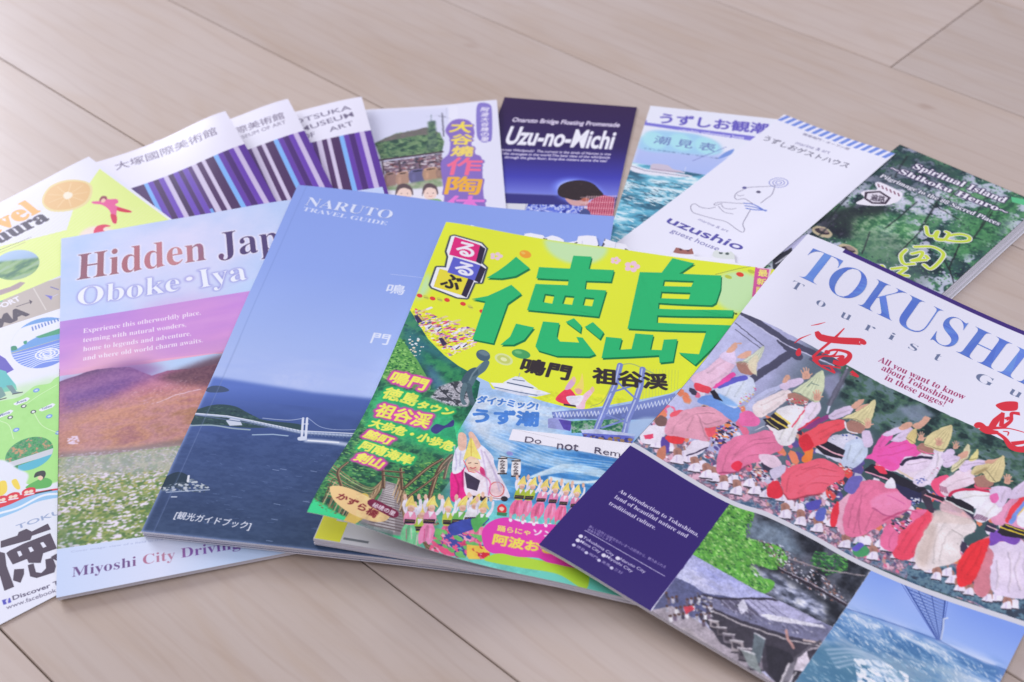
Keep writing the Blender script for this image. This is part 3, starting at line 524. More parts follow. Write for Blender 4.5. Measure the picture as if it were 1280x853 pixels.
def art_hidden():
    A = Art('H', (182, 206, 248)); A.F(70, 240, 3.553)
    A.poly([(-100, 100), (1500, -200), (1500, 200), (-100, 700)], (186, 204, 248)); A.ell((560, 260), (900, 200), (560, 60), (222, 216, 250), .9, 14); A.ell((-20, 300), (150, 280), (-20, 150), (160, 192, 244), .7, 12)
    A.tex([(-100, 100), (1500, -200), (1500, 200), (-100, 700)], [(170, 196, 244), (214, 216, 250)], 20, 4, alpha=.35)
    # evening sky
    P = [(-60, 588), (852, 442), (1500, 330), (1500, 700), (700, 720), (-60, 830)]
    A.grad(P, [(0, (176, 130, 220)), (.35, (190, 134, 222)), (.7, (208, 150, 220)), (1, (232, 170, 206))], (300, 520), (350, 790)); A.tex([(-60, 588), (852, 442), (1500, 330), (1500, 640), (-60, 800)], [(172, 130, 218), (200, 142, 224), (222, 170, 228)], 16, 3, alpha=.5, ax=4); A.ell((250, 760), (420, 740), (250, 650), (240, 190, 200), .55, 10); A.ell((560, 520), (760, 500), (560, 470), (222, 160, 220), .5, 8)
    A.F(60, 470, 2.941)
    M1 = [(-60, 60), (0, 40), (60, 15), (160, -20), (230, -30), (300, -32), (380, 0), (440, -20), (560, -30), (680, -60), (680, 700), (-60, 700)]
    A.grad(M1, [(0, (92, 62, 112)), (.12, (160, 96, 150)), (.3, (190, 116, 150)), (.5, (196, 132, 130)), (.8, (170, 120, 110))], (200, -20), (230, 300))
    A.poly([(-60, 30), (45, 45), (140, 20), (240, -30), (320, -50), (400, -20), (280, 60), (160, 130), (60, 190), (-60, 200)], (104, 72, 158), .8, 5)
    A.poly([(400, 6), (500, -30), (640, -80), (900, -150), (700, 40), (560, 40), (470, 30)], (96, 66, 84), .9, 2.5); A.poly([(-40, 10), (100, 0), (260, -45), (360, -60), (440, -20), (300, 10), (100, 60), (-40, 60)], (150, 96, 156), .45, 3)
    A.tex([(-60, 160), (150, 110), (330, 70), (560, 40), (620, 260), (300, 290), (-60, 320)], [(172, 118, 130), (206, 150, 124), (200, 146, 156), (176, 130, 98)], 9, 6, alpha=.7, ax=2, soft=5); A.tex(M1, [(60, 30, 60), (240, 190, 180)], 1.1, 8, alpha=.10, gain=2)
    A.dabs([(-40, 60), (560, -20), (560, 260), (-40, 300)], 500, 1.5, [(120, 76, 104), (222, 160, 150)], 5, .4, 20, .14); A.line([(400, 100), (470, 70), (560, 50)], .6, (226, 200, 226)); A.dabs([(70, 225), (110, 220), (120, 250), (70, 255)], 30, 2, [(226, 206, 236)], 3, .6)
    A.poly([(-60, 290), (120, 280), (300, 265), (480, 235), (700, 190), (700, 240), (450, 265), (280, 290), (-60, 320)], (116, 96, 92), .9, 1.2)
    for q, c_, w_ in (([(-60, 40), (40, 60), (130, 50), (230, 10), (330, 0), (400, 20)], (196, 150, 190), 3), ([(40, 150), (150, 110), (260, 90), (360, 40), (480, 30)], (210, 160, 170), 3.5), ([(-40, 190), (80, 170), (200, 150), (320, 120), (470, 90)], (214, 160, 140), 4)):
        A.line(q, w_, c_, .35, 2.2, curve=True)
    A.dabs([(-60, 120), (200, 70), (560, 20), (560, 250), (-60, 290)], 1500, 1.0, [(150, 100, 100), (216, 170, 146), (176, 120, 96), (126, 90, 100)], 23, .7, 0, .22); A.dabs([(300, 60), (560, 0), (500, 90), (340, 110)], 120, 1.0, [(232, 206, 226), (206, 176, 200)], 24, .5, -10, .5)
    Fd = [(-60, 305), (200, 290), (430, 262), (560, 250), (560, 560), (300, 620), (-60, 660)]
    A.tex(Fd, [(86, 122, 72), (126, 150, 88), (160, 166, 116), (98, 134, 76)], 6, 3, gain=1.6)
    A.poly([(-60, 300), (560, 245), (560, 350), (-60, 400)], (206, 196, 226), .55, 4)
    A.dabs([(-60, 300), (560, 250), (560, 360), (-60, 400)], 1900, 1.1, [(216, 206, 234), (190, 178, 208), (150, 148, 140)], 2, .45, 0, .8); A.dabs([(-60, 370), (560, 340), (560, 470), (-60, 510)], 1900, 1.7, [(224, 214, 242), (206, 196, 216), (122, 142, 84), (170, 166, 100), (226, 216, 240)], 4, .5, 0)
    A.dabs([(-60, 470), (560, 430), (400, 620), (-60, 660)], 1200, 2.3, [(226, 216, 242), (86, 116, 70), (150, 160, 90), (200, 190, 210), (110, 134, 76), (230, 222, 246)], 6, .55, 0); A.poly([(-60, 560), (60, 540), (120, 620), (-60, 660)], (60, 100, 76), .5, 4)
    A.warp([(-60, -20), (600, -60), (600, 660), (-60, 660)], .3, 3, 5, .15)
    A.poly([(-60, 652), (40, 636), (350, 592), (1000, 500), (1200, 900), (-60, 1100)], (200, 212, 248)); A.grad([(-60, 652), (40, 636), (350, 592), (1000, 500), (1200, 900), (-60, 1100)], [(0, (196, 212, 250)), (.6, (214, 220, 250)), (1, (186, 206, 244))], (0, 700), (700, 640))
    A.text('Cover image: view of a field in the mountains of Miyoshi', (85, 650), (640, 575), (84, 643), (170, 180, 220))
    A.text('Miyoshi City Driving Map', (88, 740), (860, 606), (84, 705), (110, 80, 130), 'b', off=-.006, grad=[(0, (110, 84, 140)), (.28, (110, 84, 140)), (.33, (176, 116, 150)), (.46, (184, 130, 160)), (.55, (130, 90, 170)), (1, (96, 76, 160))])
    A.F(70, 240, 3.553)
    A.text('Hidden Japan', (92, 392), (1190, 228), (86, 280), (120, 70, 100), 'b', off=-.006, halo=[(.5, (232, 226, 250), .7)], grad=[(0, (132, 70, 96)), (.2, (166, 96, 112)), (.42, (196, 130, 140)), (.55, (120, 80, 120)), (.62, (76, 58, 116)), (1, (76, 58, 116))], emit='title_lettering')
    Hh = [(.4, (158, 160, 226), .8)]
    A.text('Oboke', (94, 506), (548, 438), (90, 428), (232, 238, 254), 'b', off=-.01, halo=Hh); A.disc((592, 386), 3.2, (164, 160, 224), 1, 1); A.disc((592, 386), 2.0, (238, 240, 255)); A.text('Iya', (640, 428), (848, 388), (636, 348), (232, 238, 254), 'b', off=-.01, halo=Hh)
    for k, (s_, x1, y1) in enumerate((('Experience this otherworldly place,', 643, 545), ('teeming with natural wonders,', 578, 598), ('home to legends and adventure,', 600, 638), ('and where old world charm awaits.', 652, 668))):
        y = 628+k*40.5; A.text(s_, (120, y), (x1, y1), (118, y-20), (240, 226, 248), 'b', off=-.004)
    return A
def art_naruto():
    A = Art('N', (60, 80, 130)); A.fr = None
    A.grad([(150, 100), (900, 100), (900, 700), (100, 700)], [(0, (136, 160, 236)), (.45, (142, 166, 238)), (.75, (158, 180, 242)), (1, (172, 190, 242))], (480, 250), (370, 480))
    A.F(170, 440, 3.16)
    A.tex([(100, 0), (1400, 60), (1400, 240), (880, 175), (300, 98), (200, 95)], [(150, 172, 242), (190, 202, 248)], 18, 4, alpha=.4, ax=3, soft=5); A.tex([(560, 80), (760, 110), (720, 150), (540, 130)], [(160, 180, 244), (206, 212, 250)], 6, 2, alpha=.5, soft=5)
    A.grad([(-300, 40), (300, 98), (700, 160), (890, 180), (1500, 250), (1500, 1100), (-300, 1100)], [(0, (92, 118, 200)), (.12, (74, 98, 172)), (.4, (58, 80, 134)), (.75, (50, 70, 112)), (1, (46, 66, 98))], (560, 140), (440, 740), soft=1.2)
    A.tex([(-300, 130), (1500, 300), (1500, 1100), (-300, 1100)], [(36, 54, 96), (90, 112, 170)], 14, 8, alpha=.12, ax=2, gain=1.8); A.tex([(-300, 300), (1500, 360), (1500, 1100), (-300, 1100)], [(40, 58, 100), (120, 140, 190)], 1.6, 3, alpha=.09, ax=2, gain=2)
    A.smooth([(275, 150), (300, 135), (340, 136), (368, 152), (340, 160), (290, 160)], (66, 84, 120))
    A.smooth([(180, 260), (250, 225), (320, 208), (390, 215), (440, 240), (500, 268), (640, 285), (660, 300), (640, 315), (560, 300), (440, 300), (330, 290), (230, 290)], (48, 74, 84)); A.dabs([(230, 250), (330, 210), (440, 240), (500, 270), (440, 296), (250, 285)], 260, 2.2, [(36, 60, 70), (70, 98, 100), (54, 84, 84)], 5, .4)
    A.line([(200, 292), (300, 290), (380, 302), (450, 308)], 1, (150, 170, 190), curve=True); A.line([(460, 328), (540, 326), (600, 332)], .8, (160, 182, 214)); A.poly([(355, 272), (375, 262), (410, 268), (420, 290), (370, 292)], (200, 208, 232))
    A.line([(236, 246), (360, 256), (440, 272), (650, 318), (840, 330), (1300, 350)], 1.5, (164, 178, 212)); A.line([(236, 243), (360, 253), (440, 268), (650, 312), (840, 322), (1300, 342)], .7, (216, 222, 244)); A.line([(236, 250), (440, 280), (650, 324), (840, 336)], .6, (90, 108, 150))
    for x in range(450, 1000, 14): A.line([(x, 272+(x-450)*.19 if x < 660 else 316+(x-660)*.06), (x+5, 285+(x-450)*.19 if x < 660 else 330+(x-660)*.06)], .25, (120, 136, 176))
    for x in (660, 676): A.line([(x, 262), (x-6, 345)], 1.3, (214, 220, 244))
    A.line([(664, 285), (680, 285)], .7, (214, 220, 244)); A.smooth([(640, 338), (668, 334), (670, 348), (642, 350)], (206, 214, 240)); A.line([(665, 262), (600, 270), (500, 262)], .4, (186, 198, 232), curve=True); A.line([(680, 262), (740, 300), (850, 308), (1000, 290)], .35, (170, 184, 226), curve=True)
    A.line([(672, 350), (740, 354), (820, 364), (870, 376)], 2.6, (196, 206, 236), .9, .7, curve=True); A.line([(680, 350), (800, 358)], 1, (230, 234, 250))
    A.smooth([(90, 540), (110, 500), (160, 475), (200, 485), (215, 510), (190, 530), (130, 540)], (38, 58, 78)); A.dabs([(100, 535), (220, 500), (290, 535), (270, 555), (100, 550)], 240, 1.8, [(150, 164, 184), (96, 112, 136), (186, 194, 210), (60, 76, 96)], 5, .6); A.line([(208, 490), (205, 512)], 1.2, (220, 224, 240)); A.line([(120, 555), (230, 548), (290, 545)], .6, (170, 184, 214), curve=True); A.line([(140, 573), (160, 573)], .8, (190, 200, 226))
    rr = random.Random(3)
    for _ in range(75):
        x, y = rr.uniform(250, 900), rr.uniform(400, 720); A.line([(x, y), (x+rr.uniform(6, 26), y+rr.uniform(0, 5))], rr.uniform(.15, .35), (110, 132, 184), .55)
    for (x, y) in ((540, 465), (570, 462), (690, 470), (545, 600), (535, 660), (660, 590), (515, 745)): A.line([(x, y), (x+24, y+4)], .4, (150, 168, 212), .7)
    A.text('[観光ガイドブック]', (150, 655), (448, 700), (155, 627), (226, 228, 246), bold=.2)
    A.F(170, 220, 3.5545)
    A.text('NARUTO', (748, 130), (1130, 192), (765, 94), (216, 224, 253), 'b', off=-.010, emit='title_lettering'); A.text('TRAVEL GUIDE', (738, 154), (1112, 220), (742, 137), (214, 222, 253), 'b', off=-.004)
    A.line([(1130, 437), (1400, 470)], .3, (190, 204, 250)); A.text('鳴', (1108, 520), (1187, 530), (1120, 478), (222, 228, 253), bold=.35); A.text('門', (1040, 742), (1116, 752), (1052, 696), (222, 228, 253), bold=.35)
    # fold groove next to the spine
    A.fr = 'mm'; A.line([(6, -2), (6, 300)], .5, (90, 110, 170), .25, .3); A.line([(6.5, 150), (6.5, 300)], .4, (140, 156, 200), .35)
    return A
def mini_dancer(A, x, y, s, body, skirt, arms=(226, 222, 242), tall=True):        # dancer with folded straw hat, arms raised
    v_ = random.Random(int(x*3+y)); ln = v_.uniform(.05, .38); sq = v_.uniform(.85, 1.1); P = lambda L: [(x+(a-ln*b+v_.uniform(-.7, .7))*s*sq, y+(b+.12*a)*s+v_.uniform(-.7, .7)*s) for a, b in L]
    A.smooth(P([(-9, 40), (9, 38), (18, 62), (10, 84), (0, 78), (-12, 86), (-18, 62)]), skirt); A.smooth(P([(-4, 44), (2, 44), (0, 76), (-6, 74)]), tuple(int(v*.86) for v in skirt)); A.smooth(P([(6, 46), (11, 56), (8, 74), (5, 60)]), tuple(min(255, int(v*1.1)) for v in skirt))
    if tall: A.line(P([(-8, 84), (-9, 98)]), .16*s*2, (206, 160, 140)); A.line(P([(6, 82), (8, 96)]), .16*s*2, (206, 160, 140)); A.smooth(P([(-14, 96), (-5, 94), (-5, 102), (-15, 103)]), (232, 230, 246)); A.smooth(P([(4, 94), (12, 93), (14, 101), (3, 101)]), (232, 230, 246))
    A.smooth(P([(-12, 12), (0, 8), (12, 12), (12, 36), (-12, 38)]), body); A.poly(P([(-5, 10), (0, 24), (6, 10)]), (232, 228, 244)); A.poly(P([(-12, 28), (12, 26), (12, 36), (-12, 38)]), (40, 30, 50)); A.line(P([(-11, 32), (11, 30)]), .1*s, (220, 190, 90))
    A.smooth(P([(-12, 14), (-20, -4), (-17, -18), (-11, -18), (-8, 6)]), arms); A.smooth(P([(10, 12), (17, -6), (16, -20), (22, -20), (24, 0), (16, 16)]), arms)
    A.ell((x-14*s, y-24*s), (x-10*s, y-24*s), (x-14*s, y-31*s), (226, 184, 168)); A.ell((x+18*s, y-25*s), (x+22*s, y-25*s), (x+18*s, y-32*s), (226, 184, 168))
    A.ell((x, y), (x+8*s, y), (x, y-9*s), (236, 196, 178)); A.smooth(P([(-13, 0), (-10, -14), (0, -28), (6, -14), (14, -2), (4, -6), (-4, -5)]), (236, 214, 122)); A.line(P([(-10, -1), (0, -26)]), .1*s, (200, 170, 90))
    A.disc((x-2.6*s, y+1*s), .05*s, (60, 40, 40)); A.disc((x+3.2*s, y+1*s), .05*s, (60, 40, 40)); A.smooth(P([(-8, 2), (-2, 8), (6, 7), (8, 2), (0, 0)]), (206, 150, 140), .6, .2); A.line(P([(-7, 50), (-4, 72)]), .12*s, (206, 70, 130)); A.line(P([(4, 46), (8, 70)]), .12*s, (250, 190, 214)); A.line(P([(-14, -10), (-12, 8)]), .12*s, (180, 170, 210))
def art_rurubu():
    A = Art('R', (86, 140, 206), 6); Ye = (222, 232, 54); Gr = (30, 182, 112); Gd = (16, 120, 74)
    # sea
    A.F(560, 450, 2.842)
    A.grad([(-600, 50), (900, 50), (900, 900), (-600, 900)], [(0, (168, 196, 240)), (.3, (130, 180, 234)), (.42, (70, 130, 204)), (.6, (62, 128, 200)), (.85, (110, 200, 214)), (1, (110, 206, 196))], (330, 110), (260, 620))
    A.tex([(-100, 240), (800, 330), (800, 560), (-100, 480)], [(50, 116, 190), (80, 150, 216), (190, 220, 246)], 7, 3, alpha=.65, ax=4, gain=1.5, soft=3); A.tex([(60, 110), (420, 150), (420, 300), (60, 260)], [(140, 180, 236), (226, 234, 250)], 5, 6, alpha=.8, ax=3, soft=4)
    for k in range(6): A.line([(330-k*10, 400+k*4), (420, 372+k*5), (540, 390+k*5), (560, 420+k*3), (450, 440-k*2), (360, 425-k*2)], .9, (216, 234, 250), .8, .4, curve=True)
    for k in range(7): A.line([(90+k*8, 230+k*12), (220, 270+k*13), (400, 340+k*10), (640, 370+k*8)], .6, (200, 222, 248), .5, .3, curve=True)
    A.poly([(190, 135), (190, 136)], W_) if False else A.smooth([(190, 135), (140, 175), (130, 205), (180, 225), (250, 215), (290, 180), (250, 165), (205, 180), (215, 230), (140, 250), (210, 290), (250, 310), (180, 330), (80, 230), (90, 160)], (224, 232, 250), .75, 2)
    # yellow sky
    A.fr = None
    A.poly([(540, 240), (1050, 300), (1050, 420), (880, 470), (838, 492), (731, 512), (711, 510), (680, 502), (652, 493), (615, 486), (611, 478), (583, 465), (560, 449), (535, 424), (512, 387), (480, 340)], Ye)
    A.ell((720, 305), (760, 312), (715, 330), (190, 226, 190), .9, 1.5); A.ell((925, 365), (960, 372), (920, 392), (190, 226, 190), .9, 2); A.ell((516, 352), (538, 356), (512, 375), (186, 226, 200), .9, 2)
    A.clipto([(480, 330), (512, 387), (535, 424), (560, 449), (583, 465), (600, 478), (596, 500), (560, 560), (540, 640), (420, 760), (360, 600)])
    A.F(380, 430, 2.842)
    A.grad([(100, -300), (800, -300), (800, 900), (-300, 900)], [(0, (46, 110, 130)), (.3, (24, 112, 92)), (.6, (40, 110, 70)), (1, (60, 130, 70))], (420, -40), (200, 500)); A.tex([(100, -200), (800, -200), (800, 900), (-300, 900)], [(16, 70, 60), (50, 130, 90), (80, 160, 90)], 6, 4, alpha=.6, gain=1.7)
    A.tex([(340, -20), (520, 130), (480, 200), (400, 110), (330, 20)], [(40, 96, 130), (90, 140, 160), (190, 200, 214)], 4, 6, alpha=.7, soft=2, gain=1.7); A.dabs([(355, -10), (440, 10), (450, 40), (370, 60)], 60, 2, [(222, 222, 240), (230, 180, 150)], 3, .7)
    A.smooth([(320, -10), (370, 20), (420, 90), (430, 120), (350, 110), (250, 110), (260, 60)], (64, 146, 70), 1, .6); A.dabs([(320, -10), (370, 20), (425, 110), (260, 110), (270, 50)], 420, 2.2, [(40, 112, 60), (110, 190, 96), (60, 140, 70)], 7, .6); A.clipto(None)
    # lower left scenery with the vine bridge
    A.poly([(100, 100), (240, 110), (420, 300), (560, 440), (500, 600), (420, 760), (-60, 760), (-100, 560)], (64, 120, 72), .75, 5); A.dabs([(60, 300), (520, 400), (420, 700), (0, 560)], 900, 2.6, [(50, 110, 60), (110, 170, 96), (36, 80, 50), (150, 190, 120)], 9, .5)
    A.smooth([(60, 180), (240, 200), (340, 235), (500, 260), (560, 300), (545, 380), (520, 410), (430, 400), (350, 320), (200, 300)], (60, 206, 136), .9, 2)
    A.poly([(250, 500), (310, 500), (345, 700), (190, 650)], (170, 160, 176)); 
    for k in range(14): A.line([(236-k*3, 540+k*9), (312+k*3, 540+k*13)], .5, (120, 106, 120))
    A.poly([(272, 470), (330, 468), (322, 520), (270, 515)], (110, 90, 80), .8, .8)
    BR = [(112, 84, 62), (150, 122, 96), (84, 62, 52), (176, 150, 120)]
    for k in range(9):
        A.line([(276, 486+k*3), (220, 505+k*4), (150, 480+k*9), (95, 440+k*18)], .9, BR[k % 4], curve=True); A.line([(310, 500), (345+k*2, 560+k*6), (390, 640+k*5), (440+k*5, 735)], .9, BR[k % 4], curve=True); A.line([(330, 470), (400, 485-k*3), (470, 440-k*2), (530, 400+k*6)], .8, BR[(k+1) % 4], curve=True)
    for q in ([(150, 400), (120, 480), (95, 520)], [(440, 600), (470, 480), (500, 420)], [(395, 560), (450, 470), (505, 430)], [(340, 450), (350, 520)]): A.line(q, 2.4, (74, 54, 48), curve=True)
    A.dabs([(330, 500), (420, 480), (480, 640), (400, 720), (340, 640)], 300, 1.6, BR, 8, .5, 45)
    A.F(370, 620, 6.737); A.smooth([(130, 20), (200, 70), (300, 130), (420, 190), (600, 290), (800, 350), (1015, 380), (1015, 470), (800, 430), (500, 310), (300, 220), (100, 120)], (64, 212, 144)) if False else A.poly([(120, -10), (200, 60), (290, 110), (400, 170), (600, 290), (800, 340), (1015, 360), (1015, 500), (400, 360), (60, 150)], (62, 212, 146), 1, .6)
    for k in range(4): A.line([(490, 200+k*12), (640, 265+k*10), (810, 310+k*9)], .35, (110, 120, 130))
    # gorge, crags and the bridge of woven vines, traced in more detail over the first washes
    A.F(375, 412, 2.5247); GO = [(255, 60), (330, -20), (380, 10), (420, 55), (500, 115), (545, 140), (540, 240), (480, 260), (500, 380), (480, 470), (410, 560), (380, 640), (300, 660), (60, 560), (20, 540)]
    A.clipto(GO); A.grad(GO, [(0, (52, 106, 128)), (.25, (40, 104, 104)), (1, (34, 92, 66))], (340, 0), (250, 480)); A.tex(GO, [(24, 66, 60), (54, 124, 84), (84, 160, 92), (40, 96, 70)], 6, 4, alpha=.75, gain=1.8)
    A.poly([(330, -20), (420, 50), (530, 130), (500, 150), (410, 110), (370, 110), (330, 60)], (44, 108, 128), .9, 3); A.tex([(380, 60), (540, 140), (500, 190), (420, 190)], [(22, 84, 70), (40, 130, 84), (60, 150, 90)], 4, 7, alpha=.8, soft=2, gain=1.6)
    A.dabs([(338, 5), (372, 20), (400, 70), (350, 90)], 60, 1.4, [(226, 232, 244), (240, 220, 200)], 5, .8); A.smooth([(400, 110), (430, 130), (470, 190), (440, 200), (410, 160)], (90, 120, 190), .6, 2)
    A.smooth([(296, 36), (320, 30), (352, 74), (378, 110), (410, 190), (300, 170), (250, 130)], (96, 160, 84)); A.dabs([(296, 36), (330, 30), (410, 190), (230, 150)], 700, 1.6, [(126, 190, 96), (60, 130, 66), (36, 96, 60), (150, 206, 120)], 5, .5); A.dabs([(80, 300), (200, 260), (260, 460), (40, 540)], 700, 1.7, [(70, 140, 76), (36, 90, 60), (110, 170, 100)], 6, .5); A.dabs([(300, 440), (480, 400), (420, 560), (340, 640)], 700, 1.7, [(60, 130, 70), (30, 80, 54), (120, 176, 96), (90, 150, 80)], 8, .5)
    A.smooth([(255, 195), (380, 225), (500, 270), (505, 330), (490, 395), (400, 372), (330, 350), (210, 300), (225, 240)], (52, 196, 132), .75, 4)
    A.tex([(410, 215), (440, 180), (480, 165), (530, 160), (548, 200), (530, 245), (470, 240)], [(60, 64, 74), (120, 124, 138), (206, 204, 220), (150, 150, 164)], 2.2, 5, soft=.5, gain=2)
    for q in ([(440, 185), (470, 215), (500, 240)], [(480, 170), (500, 200), (540, 215)], [(520, 165), (530, 200)]): A.line(q, .8, (50, 54, 64), .8, curve=True)
    RP = [(150, 120, 92), (196, 172, 140), (104, 78, 60), (172, 146, 116)]; rv = random.Random(8)
    A.poly([(268, 478), (304, 488), (330, 560), (338, 660), (180, 620), (230, 560), (256, 520)], (150, 142, 150)); A.poly([(276, 480), (298, 488), (300, 640), (232, 630)], (188, 182, 190))
    for k in range(22): t = (k/22)**1.4; A.line([(276-64*t, 484+140*t), (300+34*t, 490+160*t)], .35+.5*t, (112, 100, 104))
    for sx in (0, 1):
        for k in range(11):
            t = k/10
            if sx: q = [(310, 470+k*2), (330+12*t, 520+14*k), (372+16*t, 575+8*k), (400+10*t, 640+5*k)]
            else: q = [(268, 468+k*2), (225-10*t, 500+k*5), (160-20*t, 470+k*7), (95-12*t, 420+k*11)]
            A.line(q, .55, RP[k % 4], curve=True)
        for k in range(26):
            t = k/26; a = (268-170*t, 470+8*math.sin(t*3)*10-20*t) if not sx else (312+80*t, 474+150*t); b = (a[0]-16-20*t+rv.uniform(-6, 6), a[1]+36+40*t) if not sx else (a[0]-18+rv.uniform(-6, 6), a[1]+50); A.line([a, b], .5, RP[(k+1) % 4])
    for q, wd in (([(262, 440), (264, 500)], 1.5), ([(318, 440), (322, 505)], 1.5), ([(258, 446), (328, 452)], 1.2), ([(258, 460), (326, 470)], .8), ([(478, 398), (440, 440), (412, 520), (396, 590)], 2.2), ([(448, 410), (400, 440), (330, 500)], 1.8), ([(470, 420), (420, 470), (352, 520), (330, 540)], 1.3), ([(150, 420), (120, 450), (132, 500)], 1.6), ([(500, 400), (470, 420), (455, 470)], 1.6)):
        A.line(q, wd, (92, 68, 54), curve=True); A.line([(x+3, y-2) for x, y in q], wd*.3, (176, 150, 122), .8, curve=True)
    A.clipto(None)
    A.F(370, 620, 6.737); A.poly([(150, -30), (150, 20), (290, 110), (400, 175), (600, 275), (800, 330), (1015, 350), (1015, 560), (400, 400), (40, 170), (60, -10)], (62, 212, 146), 1, .5); A.dabs([(160, 0), (290, 80), (400, 140), (420, 180), (250, 130), (150, 50)], 120, 1.2, [(70, 150, 80), (110, 180, 100), (120, 96, 70)], 4, .5)
    for k in range(6): A.line([(480, 190+k*11), (640, 255+k*9), (815, 300+k*8)], .35, (96, 120, 120))
    A.F(375, 412, 2.5247)
    # bronze statue on the crag
    A.ell((578, 82), (600, 84), (576, 64), (70, 96, 118)); A.smooth([(562, 72), (580, 66), (598, 78), (585, 84)], (112, 136, 150), .8, .4); A.smooth([(585, 98), (598, 104), (585, 130), (560, 150), (545, 178), (530, 182), (520, 160), (535, 140), (560, 118)], (84, 112, 128)); A.smooth([(545, 150), (562, 140), (556, 120), (530, 130), (510, 160), (520, 172)], (64, 90, 108)); A.smooth([(520, 170), (540, 175), (545, 205), (552, 232), (540, 240), (530, 210)], (70, 96, 110)); A.smooth([(515, 170), (528, 178), (518, 215), (525, 235), (512, 236), (505, 210)], (90, 116, 130)); A.line([(570, 110), (545, 140), (535, 160)], .9, (140, 160, 172), .7, .3)
    # white cruiser
    A.poly([(600, 168), (642, 172), (700, 178), (792, 203), (745, 213), (690, 208), (618, 190)], (206, 212, 236)); A.poly([(600, 168), (650, 170), (760, 192), (792, 203), (740, 204), (612, 180)], (232, 234, 250)); A.line([(614, 182), (690, 198), (748, 208)], .6, (90, 110, 150)); A.poly([(640, 168), (662, 156), (706, 158), (752, 188), (700, 184)], (224, 228, 246)); A.line([(655, 168), (735, 185)], .9, (80, 96, 130)); A.poly([(662, 156), (680, 148), (700, 150), (716, 164), (690, 162)], (216, 222, 242)); A.line([(672, 158), (708, 163)], .6, (80, 96, 130)); A.line([(690, 150), (694, 138)], .4, (150, 160, 190))
    A.F(380, 430, 2.842); A.line([(215, 540), (200, 575), (160, 625)], 4, (206, 176, 90)); A.line([(215, 600), (150, 640)], 5, (214, 184, 96))
    A.smooth([(92, 520), (100, 505), (150, 510), (230, 545), (300, 595), (295, 625), (250, 632), (170, 605), (110, 560)], (236, 202, 148)); A.text('かずら橋', (112, 548), (250, 620), (118, 522), (130, 40, 50), bold=.45)
    A.line([(246, 566), (316, 602)], 5.8, (122, 36, 70)); A.text('秘境の里', (240, 577), (318, 612), (243, 560), (232, 222, 236), bold=.3)
    Mg = (206, 70, 170); Gg = (40, 176, 104)
    for s_, a, b, c, hl in (('鳴門', (300, 134), (422, 166), (308, 92), Mg), ('徳島', (272, 190), (392, 222), (282, 148), Gg), ('タウン', (398, 226), (522, 258), (404, 200), Gg), ('祖谷渓', (246, 254), (434, 300), (256, 206), Mg), ('大歩危・小歩危', (228, 292), (522, 382), (236, 262), Gg), ('脇町', (208, 330), (300, 360), (216, 300), Mg), ('阿南海岸', (192, 372), (372, 432), (200, 340), Gg), ('剣山', (174, 412), (266, 444), (182, 380), Mg)):
        A.text(s_, a, b, c, (236, 236, 100), bold=.7, halo=[(.9, hl, .8)])
    A.smooth([(450, 305), (470, 285), (500, 290), (530, 270), (530, 292), (500, 300), (470, 320)], (60, 60, 130))
    # festival crowd upper left
    A.fr = (480, 370, 7.756); A.clipto([(240, 100), (400, 60), (560, 180), (740, 230), (900, 330), (920, 470), (660, 585), (620, 610), (430, 430), (330, 280)])
    A.dabs([(300, 120), (900, 330), (900, 470), (640, 600), (300, 250)], 620, 2.4, [(226, 220, 240), (216, 130, 190), (206, 80, 160), (96, 70, 180), (232, 180, 214), (220, 70, 110), (230, 200, 226)], 4, .4, -25)
    for (x, y) in ((340, 220), (580, 440)): A.poly([(x-50, y-30), (x+10, y-40), (x+50, y+20), (x-10, y+50)], (60, 46, 90)); A.line([(x-5, y-35), (x+35, y+15)], 1.2, (222, 190, 110))
    for k, (x, y) in enumerate(((400, 130), (480, 100), (560, 210), (640, 260), (700, 240), (720, 340), (810, 330))): A.line([(x-60, y+30), (x, y+5), (x+70, y-20)], 1.6, (230, 228, 246) if k % 2 else (226, 208, 150))
    for (x, y) in ((430, 300), (520, 330), (700, 500), (770, 480)): A.poly([(x-40, y-10), (x+30, y-30), (x+40, y+10), (x-20, y+30)], (230, 228, 248)); A.line([(x, y+15), (x+30, y-10)], .8, (60, 50, 90))
    A.grain([(240, 100), (900, 330), (900, 480), (640, 600), (300, 300)], 1.2, .18)
    A.clipto(None)
    # logo
    A.F(480, 270, 3.707); O = [(325, 92), (452, 128), (474, 152), (452, 220), (474, 240), (452, 310), (418, 308), (385, 382), (340, 378), (222, 332), (215, 320), (244, 238), (268, 238), (288, 240), (298, 190), (290, 165), (312, 95)]
    A.poly(O, (60, 70, 90), 1, .1, .9); A.poly(O, (238, 238, 250))
    for P_, c, ch, cc, tp in (([(258, 245), (392, 285), (358, 367), (230, 328)], (228, 216, 60), 'ぶ', (40, 34, 40), 0), ([(322, 190), (448, 230), (420, 300), (294, 262)], (92, 96, 206), 'る', (232, 232, 252), 0), ([(328, 97), (446, 136), (426, 213), (302, 180)], (220, 40, 128), 'る', (240, 236, 250), 0)):
        sd = [(P_[1][0], P_[1][1]), (P_[1][0]+24, P_[1][1]+16), (P_[2][0]+24, P_[2][1]+12), P_[2]]; A.poly([P_[0], P_[1], sd[1], sd[2], P_[2], P_[3]], (44, 36, 64)); A.poly(P_, c)
        a, b, cc0, d = P_; L = lambda p, q, t: (p[0]+(q[0]-p[0])*t, p[1]+(q[1]-p[1])*t); bl, br, tl = L(L(d, cc0, .2), L(a, b, .2), .12), L(L(d, cc0, .84), L(a, b, .84), .12), L(L(d, cc0, .2), L(a, b, .2), .9)
        A.text(ch, bl, br, tl, cc, bold=.75, skew=True)
